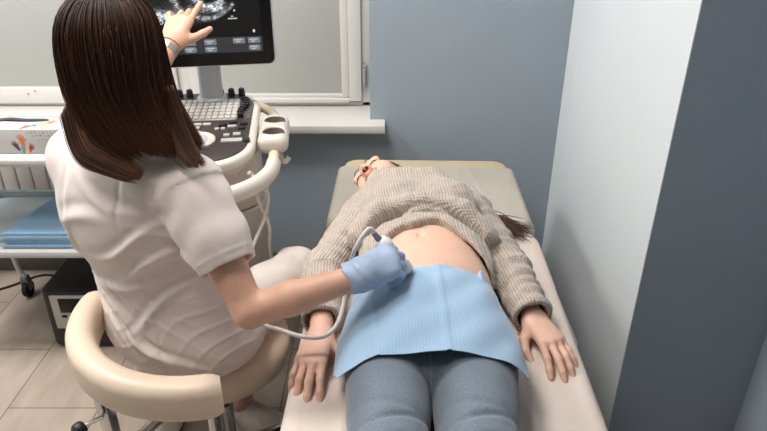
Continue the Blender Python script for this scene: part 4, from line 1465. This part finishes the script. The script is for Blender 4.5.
# jeans
S = Sdf()
S.ell((0.100, 1.06, 0.678), (0.176, 0.155, 0.101), None, 0.03)
for hp, kn_, an in HIPS:
    mid = V(*kn_) * 0.65 + V(*an) * 0.35
    S.chain([hp, kn_], [0.088, 0.0685], 0.008)
    S.chain([kn_, mid, V(*an) + V(0, 0.03, 0)], [0.066, 0.060, 0.05], 0.02)
S.fn(lambda P: P[:, 1] - 1.165 + 0.25 * (P[:, 2] - 0.68), 0.004, 'i')
S.ell((0.105, 1.24, 0.680), (0.152, 0.17, 0.107), None, 0.003, 's')
def jpost(P):
    f = np.zeros(len(P))
    for hp, kn_, an in HIPS:
        dx = P[:, 0] - kn_[0]
        for y0, sl, am, w_ in ((0.80, 0.25, 0.006, 0.006), (0.83, -0.1, 0.003, 0.008), (0.755, 0.1, 0.006, 0.007), (0.72, -0.2, 0.005, 0.007)):
            f += am * np.exp(-((P[:, 1] - y0 - sl * dx) / w_) ** 2) * np.exp(-((dx - 0.01) / 0.05) ** 2) * (P[:, 2] > 0.66)
    return f + 0.0010 * vnoise(P, 40, 6)
S.post = jpost
obj('jeans', S.mesh(0.0035, uvf=lambda P: np.stack([np.where(P[:, 0] < 0.088, P[:, 0] - 0.012, P[:, 0] - 0.168) + np.where(P[:, 2] < 0.67, 0.05, 0) * np.where(P[:, 0] > 0.168, 1, np.where(P[:, 0] < 0.012, -1, 0)), P[:, 1]], 1)), 'denim', pt)
M = frame(RWR - REL, (0, 0, 1))
obj('bracelet', MB().tube([RWR + M @ V(0.012, 0.0305 * math.cos(a), 0.0225 * math.sin(a) - 0.001) for a in np.linspace(0, 2 * math.pi, 28, endpoint=False)], 0.0013, 6, None, 1.0, True).mesh(), 'tan_band', pt)
def finger_ring(W, X, Z, ts, at_, r, parent):
    M = frame(X, Z)
    c = W + 0.97 * (M[:, 0] * at_[0] + M[:, 1] * ts * at_[1] + M[:, 2] * at_[2])
    obj('ring', MB().tube([c + M[:, 1] * r * math.cos(a) + M[:, 2] * r * math.sin(a) for a in np.linspace(0, 2 * math.pi, 20, endpoint=False)], 0.0011, 6, None, 1.0, True).mesh(), 'chrome', parent)
finger_ring(RWR, RX, V(-0.12, 0, 1), 1, (0.105, -0.011, -0.004), 0.0098, pt)
finger_ring(LWR, LX, V(0.10, 0, 1), -1, (0.105, -0.011, -0.003), 0.0098, pt)

# blue paper apron laid across her hips
def apron(u, v):
    y = 1.200 + (0.932 - 1.200) * v
    a = 0.163 + 0.022 * min(1, v * 1.6)
    zt = 0.7965 - 0.022 * max(0, v - 0.25) ** 1.2
    zb = 0.655
    th = (u - 0.5) * 2
    ang = th * math.radians(90)
    c, s = math.cos(ang), math.sin(ang)
    x = 0.094 + a * 1.03 * math.copysign(abs(s) ** 0.82, s)
    z = zb + (zt - zb) * (math.copysign(abs(c) ** 0.80, c))
    edge = max(0, abs(th) - 0.72) / 0.28
    x += math.copysign(0.004 * edge * v, th)
    wr = 0.0016 * math.sin(14 * th + 6 * v) + 0.0014 * math.sin(31 * u + 17 * v)
    crease = 0.0025 * math.exp(-((th - 0.06) / 0.012) ** 2) + 0.002 * math.exp(-((th + 0.42 - 0.1 * v) / 0.02) ** 2)
    z += (wr + crease) * (0.4 + abs(c))
    top = max(0, 1 - v / 0.06)
    z += top * (0.006 * max(0, math.sin(9 * th + 0.6)) ** 6 + 0.016 * math.exp(-((th - 0.48) / 0.03) ** 2) - 0.0015)
    y += top * 0.012 * math.exp(-((th - 0.48) / 0.04) ** 2) + 0.004 * math.sin(5 * th) * (1 - v) + 0.085 * edge ** 1.3 * v
    return (x, y, z)
ao = obj('apron', solid_grid(lambda u, v: apron(u, v), 120, 60, 0.0014), 'apron_cloth')
tag(ao, 'light blue paper apron sheet laid across the hips of the lying woman', 'apron')

# ------------------------------------------------------------------ the examiner
dr = thing('person', 'long haired woman in white scrubs sitting on the stool, pointing at the monitor', 'person', (-0.45, 1.33, 0.52))
RV, FV, UV_ = unit(V(0.87, -0.5, 0)), unit(V(0.5, 0.87, 0)), V(0, 0, 1)
DM = np.stack([RV, FV, UV_], 1)
HC = V(-0.505, 1.205, 1.250)
DSR, DER, DWR = V(-0.383, 1.16, 1.005), V(-0.262, 1.03, 0.800), V(-0.053, 1.075, 0.850)
DSL, DEL, DWL = V(-0.665, 1.31, 1.01), V(-0.665, 1.57, 1.0), V(-0.590, 1.806, 1.143)
HXR, HZR = V(0.78, 0.60, 0.10), V(0.0, -0.45, 0.9)
HXL, HZL = V(0.17, 0.74, 0.56), V(0.10, -0.62, 0.78)
S = Sdf()
HM = head(S, HC, V(-0.03, 0.99, -0.08), V(0.02, 0.08, 1))
S.cap(HC + V(0, -0.015, -0.05), (-0.542, 1.235, 1.06), 0.052, 0.058, 0.03)
S.ell((-0.475, 1.275, 0.62), (0.165, 0.11, 0.11), DM, 0.04)
S.ell((-0.505, 1.262, 0.76), (0.135, 0.09, 0.16), DM, 0.05)
S.ell((-0.54, 1.245, 0.93), (0.155, 0.10, 0.15), DM, 0.05)
S.cap(DSR + V(-.02, .01, -.01), DSL + V(.02, -.01, -.01), 0.045, 0.045, 0.04)
S.chain([DSR, DER], [0.046, 0.0325], 0.02)
S.chain([DER, DER * 0.62 + DWR * 0.38, DWR], [0.031, 0.033, 0.0245], 0.014)
S.chain([DSL, DEL, DEL * 0.6 + DWL * 0.4, DWL], [0.046, 0.036, 0.036, 0.0265], 0.025)
CURL_R = ((38, 55, 30), (44, 58, 30), (50, 58, 30), (52, 55, 30))
hand(S, DWR, HXR, HZR, 1, CURL_R, (4, 1, -2, -5), (24, 4, 30))
CURL_L = ((4, 6, 4), (24, 82, 50), (28, 84, 50), (14, 28, 18))
hand(S, DWL, HXL, HZL, -1, CURL_L, (4, 0, -4, -26), (48, 8, 4))
KR, KL = V(-0.256, 1.59, 0.532), V(-0.66, 1.655, 0.545)
AR, AL = V(-0.445, 1.495, 0.135), V(-0.68, 1.50, 0.135)
FDR = unit(V(0.9, -0.25, 0))
S.chain([(-0.40, 1.235, 0.595), KR], [0.082, 0.056], 0.03)
S.chain([(-0.55, 1.32, 0.595), KL], [0.082, 0.056], 0.03)
for a, b, fd in ((KR, AR, FDR), (KL, AL, unit(V(-0.2, 0.9, 0)))):
    S.chain([a, a * 0.65 + b * 0.35, b], [0.054, 0.052, 0.034], 0.03)
    S.chain([b, b + V(0, 0, -0.07), b + fd * 0.13 + V(0, 0, -0.095)], [0.034, 0.034, 0.026], 0.02)
obj('body', S.mesh(0.003), 'skin_doctor', dr)
face_marks(HC, HM, dr)

# white scrub tunic
S = Sdf()
S.ell((-0.483, 1.280, 0.60), (0.212, 0.160, 0.125), DM, 0.05)
S.ell((-0.503, 1.275, 0.72), (0.192, 0.132, 0.17), DM, 0.06)
S.ell((-0.543, 1.254, 0.91), (0.192, 0.128, 0.175), DM, 0.05)
S.cap(DSR + V(-.03, .015, .0), DSL + V(.02, -.01, .0), 0.066, 0.066, 0.04)
S.cap((-0.545, 1.24, 1.03), (-0.54, 1.235, 1.085), 0.075, 0.06, 0.04)
S.cap(HC + V(-0.03, 0.025, -0.12), HC + V(-0.03, 0.03, 0.1), 0.058, 0.06, 0.004, None, 's')
arm = DER - DSR
ad = unit(arm)
RH = DSR + arm * 0.64
S.chain([DSR, DSR + arm * 0.35, RH + ad * 0.05], [0.070, 0.066, 0.054], 0.022, None, (RH, ad))
S.cap(RH - ad * 0.05, RH + ad * 0.05, 0.048, 0.0515, 0.003, None, 's')
arm2 = DEL - DSL
ad2 = unit(arm2)
LH = DSL + arm2 * 0.62
S.chain([DSL, DSL + arm2 * 0.35, LH + ad2 * 0.05], [0.066, 0.066, 0.060], 0.022, None, (LH, ad2))
S.cap(LH - ad2 * 0.05, LH + ad2 * 0.05, 0.048, 0.0565, 0.003, None, 's')
def scpost(P):
    q = P - V(-0.51, 1.26, 0.8)
    r, f, u = q @ RV, q @ FV, q[:, 2]
    back = (f < 0.04)
    out = 0.0024 * vnoise(P, 17, 2)
    def fold(cr, cu, dr_, du, amp, w_, ln, wig=0.012):
        amp, w_ = amp * 1.15, w_ * 0.8
        """a crease through (cr, cu) along (dr_, du) on the back"""
        l_ = math.hypot(dr_, du)
        a = ((r - cr) * dr_ + (u - cu) * du) / l_
        b = (-(r - cr) * du + (u - cu) * dr_) / l_ + wig * np.sin(a * 22 + cr * 40)
        return amp * (np.exp(-(b / w_) ** 2) - 0.6 * np.exp(-((b - 1.9 * w_) / w_) ** 2)) * np.exp(-(a / ln) ** 2) * back
    out -= fold(0.07, 0.10, 1, 0.55, 0.007, 0.012, 0.08)
    out -= fold(0.09, 0.04, 1, 0.5, 0.007, 0.012, 0.09)
    out -= fold(0.02, -0.02, 1, 0.45, 0.0055, 0.014, 0.11)
    out -= fold(0.10, -0.06, 1, 0.9, 0.007, 0.013, 0.09)
    out -= fold(0.0, -0.11, 1, -0.75, 0.006, 0.012, 0.12)
    out -= fold(-0.07, -0.13, 1, -0.9, 0.006, 0.011, 0.10)
    out -= fold(-0.10, -0.06, 1, -0.8, 0.005, 0.013, 0.10)
    out -= fold(0.06, -0.17, 1, -0.55, 0.006, 0.012, 0.10)
    out -= fold(-0.05, 0.13, 1, 0.25, 0.005, 0.016, 0.08)
    out -= fold(0.03, 0.19, 1, -0.3, 0.0045, 0.014, 0.07)
    out -= fold(-0.11, 0.08, 0.4, 1, 0.0045, 0.014, 0.10)
    mask = np.clip(0.5 + 0.8 * vnoise(P, 11, 3), 0, 1) * np.exp(-np.maximum(u - 0.12, 0) / 0.05) * back
    a1 = (0.75 * r + u) * 62 + 2.4 * vnoise(P, 13, 5)
    a2 = (-0.9 * r + u) * 55 + 2.4 * vnoise(P, 12, 8)
    out -= 0.0030 * np.exp(-(np.sin(a1) / 0.32) ** 2) * mask * (r > -0.06)
    out -= 0.0030 * np.exp(-(np.sin(a2) / 0.30) ** 2) * (1 - mask) * back * (u < 0.0) * np.exp(-np.maximum(u + 0.05, 0) / 0.05)
    for sr in (-0.075, 0.075):     # princess seams
        out += 0.0022 * np.exp(-((r - sr + 0.02 * np.sin(u * 6)) / 0.004) ** 2) * back
    # sleeve folds
    d = P - DSR
    h = d @ ad
    rad = np.linalg.norm(d - h[:, None] * ad, axis=1)
    m = np.exp(-(rad / 0.085) ** 6) * (h > 0.0) * (h < 0.2)
    out += m * 0.0035 * np.sin(h * 75 + 3.5 * vnoise(P, 16, 7))
    out -= m * 0.0018 * np.exp(-((h - np.linalg.norm(arm) * 0.64 + 0.02) / 0.003) ** 2)
    return out
S.post = scpost
obj('scrub_top', S.mesh(0.0035), 'scrub_white', dr)

# white trousers
S = Sdf()
S.ell((-0.47, 1.28, 0.60), (0.178, 0.125, 0.085), DM, 0.04)
S.chain([(-0.40, 1.235, 0.60), KR], [0.094, 0.070], 0.03)
S.chain([(-0.55, 1.32, 0.60), KL], [0.094, 0.070], 0.03)
for a, b in ((KR, AR), (KL, AL)):
    d = unit(b - a)
    e = a + (b - a) * 0.80
    S.chain([a, a * 0.6 + b * 0.4, e + d * 0.05], [0.070, 0.070, 0.068], 0.03, None, (e, d))
    S.cap(e - d * 0.06, e + d * 0.05, 0.058, 0.062, 0.003, None, 's')
S.post = lambda P: 0.003 * vnoise(P, 32, 3) + 0.002 * np.sin(P @ V(40, 55, 90) + 2 * vnoise(P, 20, 1)) * (P[:, 2] > 0.5)
obj('trousers', S.mesh(0.004), 'trouser_white', dr)

# shoes
def shoe(b, fd):
    fd = unit(fd)
    M = np.stack([np.cross(fd, (0, 0, 1)), fd, V(0, 0, 1)], 1)
    q = lambda a, c, e: V(b[0], b[1], 0) + M @ V(a, c, e)
    S = Sdf()
    S.cap(q(0, -0.02, 0.105), q(0, -0.022, 0.06), 0.044, 0.046, 0.02)
    S.cap(q(0, 0.0, 0.055), q(0, 0.145, 0.045), 0.048, 0.040, 0.03)
    S.cap(q(0, 0.01, 0.09), q(0, 0.09, 0.065), 0.040, 0.034, 0.03)
    S.fn(lambda P: 0.022 - P[:, 2], 0.004, 'i')
    S.cap(V(b[0], b[1], 0.10), V(b[0], b[1], 0.2), 0.036, 0.040, 0.003, None, 's')
    S.fn(lambda P: (P - q(0, 0, 0.125)) @ unit(V(0, 0, 1) - 0.35 * fd), 0.004, 'i')
    S.post = lambda P: 0.0012 * vnoise(P, 60, 2)
    o = obj('shoe', S.mesh(0.0035), 'shoe_beige', dr)
    ol = [(0.044 * math.cos(a) * (1 if math.sin(a) > 0 else 0.92), 0.06 + 0.122 * math.sin(a)) for a in np.linspace(0, 2 * math.pi, 40, endpoint=False)]
    obj('sole', MB().prism(ol, 0.002, 0.028, M, V(b[0], b[1], 0), 0.005).mesh(), 'shoe_sole', o)
    for k in range(5):
        c = q(0, 0.05 + 0.017 * k, 0.115 - 0.0085 * k)
        obj('lace', MB().tube(spline([c + M @ V(-0.024, 0, -0.012), c + M @ V(0, 0.004, 0.0), c + M @ V(0.024, 0, -0.012)], 5), 0.003, 6).mesh(), 'shoe_sole', o)
shoe(AR, FDR)
shoe(AL, V(-0.2, 0.9, 0))

# blue nitrile glove on the right hand
S = Sdf()
hand(S, DWR, HXR, HZR, 1, CURL_R, (4, 1, -2, -5), (24, 4, 30), 0.0018)
fa = unit(DWR - DER)
G0 = DWR - fa * 0.020
S.cap(G0 - fa * 0.04, DWR + unit(HXR) * 0.02, 0.0315, 0.0305, 0.02)
S.fn(lambda P: -((P - G0) @ fa) - 0.0025 * np.sin(160 * P[:, 2]), 0.003, 'i')
S.post = lambda P: 0.0010 * vnoise(P, 95, 4) + 0.0012 * np.sin((P @ V(150, 60, 90)) + 2.5 * vnoise(P, 40, 2)) * np.exp(-((P - DWR) @ unit(HXR) / 0.05) ** 2)
obj('glove', S.mesh(0.0022), 'glove_blue', dr)

# wrist watch on the left arm
fa2 = unit(DWL - DEL)
M = frame(fa2, HZL)
wc = DWL - fa2 * 0.025
w_ = MB()
n = 36
vs, fs = [], []
for a in np.linspace(0, 2 * math.pi, n, endpoint=False):
    for r_, x_ in ((0.0275, -0.0105), (0.0295, -0.010), (0.0295, 0.010), (0.0275, 0.0105)):
        vs.append(wc + M @ V(x_, r_ * math.cos(a), r_ * math.sin(a)))
for i in range(n):
    for j in range(4):
        fs.append((i * 4 + j, ((i + 1) % n) * 4 + j, ((i + 1) % n) * 4 + (j + 1) % 4, i * 4 + (j + 1) % 4))
wt = obj('wrist_watch', w_.add(vs, fs).mesh(), 'watch_steel', dr)
obj('watch_face', MB().lathe([(0.012, 0), (0.0145, 0.001), (0.0145, 0.006), (0.012, 0.0072)], wc + M @ V(0, 0.0275, 0.006), frame(M[:, 0], M @ V(0, 0.98, 0.2)), 24).mesh(), 'watch_steel', wt)
obj('bracelet', MB().tube([wc - fa2 * -0.019 + M @ V(0, 0.0295 * math.cos(a), 0.0295 * math.sin(a)) for a in np.linspace(0, 2 * math.pi, 30, endpoint=False)], 0.0012, 6, None, 1.0, True).mesh(), 'tan_band', dr)

# her long brown hair: a lofted mass with strands groomed over it
RINGS = [  # z, centre x, centre y, rx, ry, start angle, end angle
    (1.374, -0.503, 1.215, 0.012, 0.030, 60, -240),
    (1.362, -0.503, 1.208, 0.046, 0.066, 50, -230),
    (1.330, -0.503, 1.202, 0.074, 0.096, 38, -218),
    (1.285, -0.502, 1.197, 0.086, 0.106, 28, -208),
    (1.225, -0.500, 1.195, 0.091, 0.104, 18, -198),
    (1.170, -0.490, 1.190, 0.095, 0.092, 10, -188),
    (1.125, -0.471, 1.182, 0.101, 0.080, 4, -182),
    (1.090, -0.450, 1.172, 0.103, 0.072, 0, -170),
    (1.065, -0.432, 1.165, 0.103, 0.072, -5, -160),
]
RA = np.array(RINGS, float)
def hair_pt(u, t, off=0.0):
    """u across the hair 0 right front .. 1 left front, t from crown to tips"""
    x = t * (len(RA) - 1)
    i = int(min(x, len(RA) - 2))
    f = x - i
    a, b = RA[max(i - 1, 0)], RA[i]
    c, d = RA[i + 1], RA[min(i + 2, len(RA) - 1)]
    q = 0.5 * (2 * b + (c - a) * f + (2 * a - 5 * b + 4 * c - d) * f * f + (3 * b - a - 3 * c + d) * f ** 3)
    an = math.radians(q[5] + (q[6] - q[5]) * u)
    w = 1 + 0.006 * math.sin(u * 47 + 3 * t) * min(1, t * 3) + 0.006 * math.sin(u * 113 + 5 * t) * min(1, t * 2)
    return V(q[1] + (q[3] + off) * math.cos(an) * w, q[2] + (q[4] + off) * math.sin(an) * w, q[0] + off * max(0, 1 - 2.2 * t))
me = solid_grid(lambda u, v: hair_pt(u, 0.002 + v * (0.72 + 0.06 * u + 0.02 * math.sin(17 * u)), -0.011), 90, 60, 0.022)
at = me.attributes.new('tone', 'FLOAT', 'POINT')
at.data.foreach_set('value', np.full(len(me.vertices), 0.06, np.float32))
hair = obj('hair', me, 'brown_hair', dr)
mb = MB()
tone = []
def strand(path, r0, tn, grow=0.35):
    n0 = len(mb.v)
    m = len(path)
    mb.tube(path, [r0 * (1.0 if k < m * 0.8 else 1 - 0.8 * (k / (m - 1) - 0.8) / 0.2) for k in range(m)], 4)
    for k in range(m):
        tone.extend([min(1, tn + grow * (k / (m - 1)) ** 3)] * 4)
for i in range(3600):
    u = rng.random()
    t1 = 0.80 + 0.07 * rng.random() + 0.02 * math.sin(23 * u) + 0.10 * max(0, u - 0.45)
    off = abs(rng.normal(0, 0.0035)) - 0.004
    t0 = 0.0 if rng.random() < 0.75 else rng.random() * 0.5
    du = rng.normal(0, 0.02)
    fl = rng.normal(0, 0.5)
    sway = 0.0
    pts = []
    for k in range(18):
        f = k / 17
        t = t0 + (t1 - t0) * f
        pts.append(hair_pt(min(1, max(0, u + du * f * f + 0.006 * math.sin(5 * f + 9 * fl))), t, off + 0.004 * fl * max(0, f - 0.7) / 0.3))
    strand(pts, 0.00075, np.clip(rng.beta(1.2, 6.0), 0, 1) * 0.75)
# lock that sweeps from the left side down across the back
GL = [V(-0.580, 1.165, 1.19), V(-0.566, 1.135, 1.135), V(-0.546, 1.115, 1.103), V(-0.513, 1.106, 1.085), V(-0.473, 1.100, 1.068), V(-0.442, 1.095, 1.060)]
for i in range(900):
    s = rng.random()
    lat = rng.normal(0, 1)
    pts = []
    end = 0.80 + 0.2 * rng.random()
    jit = rng.normal(0, 0.35, 3)
    g = spline(GL, 6)
    m = int(len(g) * end)
    for k in range(m):
        f = k / (len(g) - 1)
        w = 0.017 * (1 - 0.6 * f)
        pts.append(g[k] + V(0.55, 0.15, 0.8) * (lat * w) + V(0, -1, 0.3) * (0.004 * jit[0] + 0.003) + jit * 0.004 * f)
    if len(pts) > 3:
        strand(pts, 0.0008, np.clip(rng.beta(1.3, 5.0), 0, 1) * 0.8, 0.5)
# tips on the right shoulder
GR = [V(-0.408, 1.180, 1.20), V(-0.378, 1.140, 1.135), V(-0.348, 1.108, 1.095), V(-0.322, 1.088, 1.080)]
for i in range(320):
    lat = rng.normal(0, 1)
    jit = rng.normal(0, 0.4, 3)
    g = spline(GR, 7)
    m = int(len(g) * (0.75 + 0.25 * rng.random()))
    pts = []
    for k in range(m):
        f = k / (len(g) - 1)
        pts.append(g[k] + V(0.7, -0.35, 0.3) * (lat * 0.021 * (1 - 0.3 * f)) + V(-0.012, -0.006, 0.0) + jit * 0.004 * f)
    strand(pts, 0.0008, np.clip(rng.beta(1.3, 5.0), 0, 1) * 0.6, 0.35)
me = mb.mesh(180)
at = me.attributes.new('tone', 'FLOAT', 'POINT')
at.data.foreach_set('value', np.array(tone, np.float32)[:len(me.vertices)])
obj('hair_strands', me, 'brown_hair', hair)

# ------------------------------------------------------------------ the probe in her gloved hand and its cable
PH, PTAIL = V(0.050, 1.176, 0.797), V(-0.004, 1.168, 0.876)
pb = thing('ultrasound_probe', 'white ultrasound probe held in the blue glove on the bare belly, with its cable', 'ultrasound probe', tuple(PH))
d = unit(PTAIL - PH)
RP = frame(np.cross(d, (0, 1, 0.2)), d)
L_ = float(np.linalg.norm(PTAIL - PH))
obj('probe_body', MB().lathe([(0.004, 0.002), (0.019, 0.006), (0.021, 0.018), (0.015, 0.035), (0.0145, 0.055), (0.019, 0.078), (0.020, 0.090), (0.014, 0.102), (0.006, 0.106)], PH, RP, 24).mesh(60), 'probe_white', pb)
obj('probe_head', MB().lathe([(0.003, -0.004), (0.014, -0.001), (0.018, 0.004), (0.019, 0.008)], PH, RP, 24).mesh(60), 'probe_grey', pb)
tl = PH + d * 0.104
obj('strain_relief', MB().tube(spline([tl - d * 0.004, tl + d * 0.008, tl + d * 0.016 + V(-0.003, 0, 0.004)], 4), [0.0075] * 5 + [0.006] * 4, 12).mesh(), 'probe_grey', pb)
cab = [tl + d * 0.012, tl + d * 0.028 + V(-0.006, 0, 0.004), V(-0.057, 1.15, 0.875), V(-0.068, 1.16, 0.835), V(-0.078, 1.17, 0.78),
       V(-0.084, 1.165, 0.74), V(-0.098, 1.125, 0.702), V(-0.124, 1.094, 0.690), V(-0.166, 1.09, 0.690), V(-0.223, 1.115, 0.690), V(-0.275, 1.15, 0.685), V(-0.325, 1.24, 0.685), V(-0.355, 1.34, 0.680),
       V(-0.358, 1.45, 0.66), V(-0.352, 1.53, 0.67), V(-0.336, 1.60, 0.70), V(-0.322, 1.615, 0.755), V(-0.326, 1.612, 0.797), V(-0.338, 1.612, 0.803), V(-0.350, 1.612, 0.79),
       V(-0.348, 1.612, 0.755), V(-0.332, 1.615, 0.70), V(-0.326, 1.62, 0.66), V(-0.333, 1.63, 0.60), V(-0.338, 1.66, 0.50), V(-0.352, 1.70, 0.38), V(-0.40, 1.70, 0.27), V(-0.45, 1.70, 0.22)]
obj('cable', MB().tube(spline(cab, 8), 0.0048, 10).mesh(60), 'cable_white', pb)
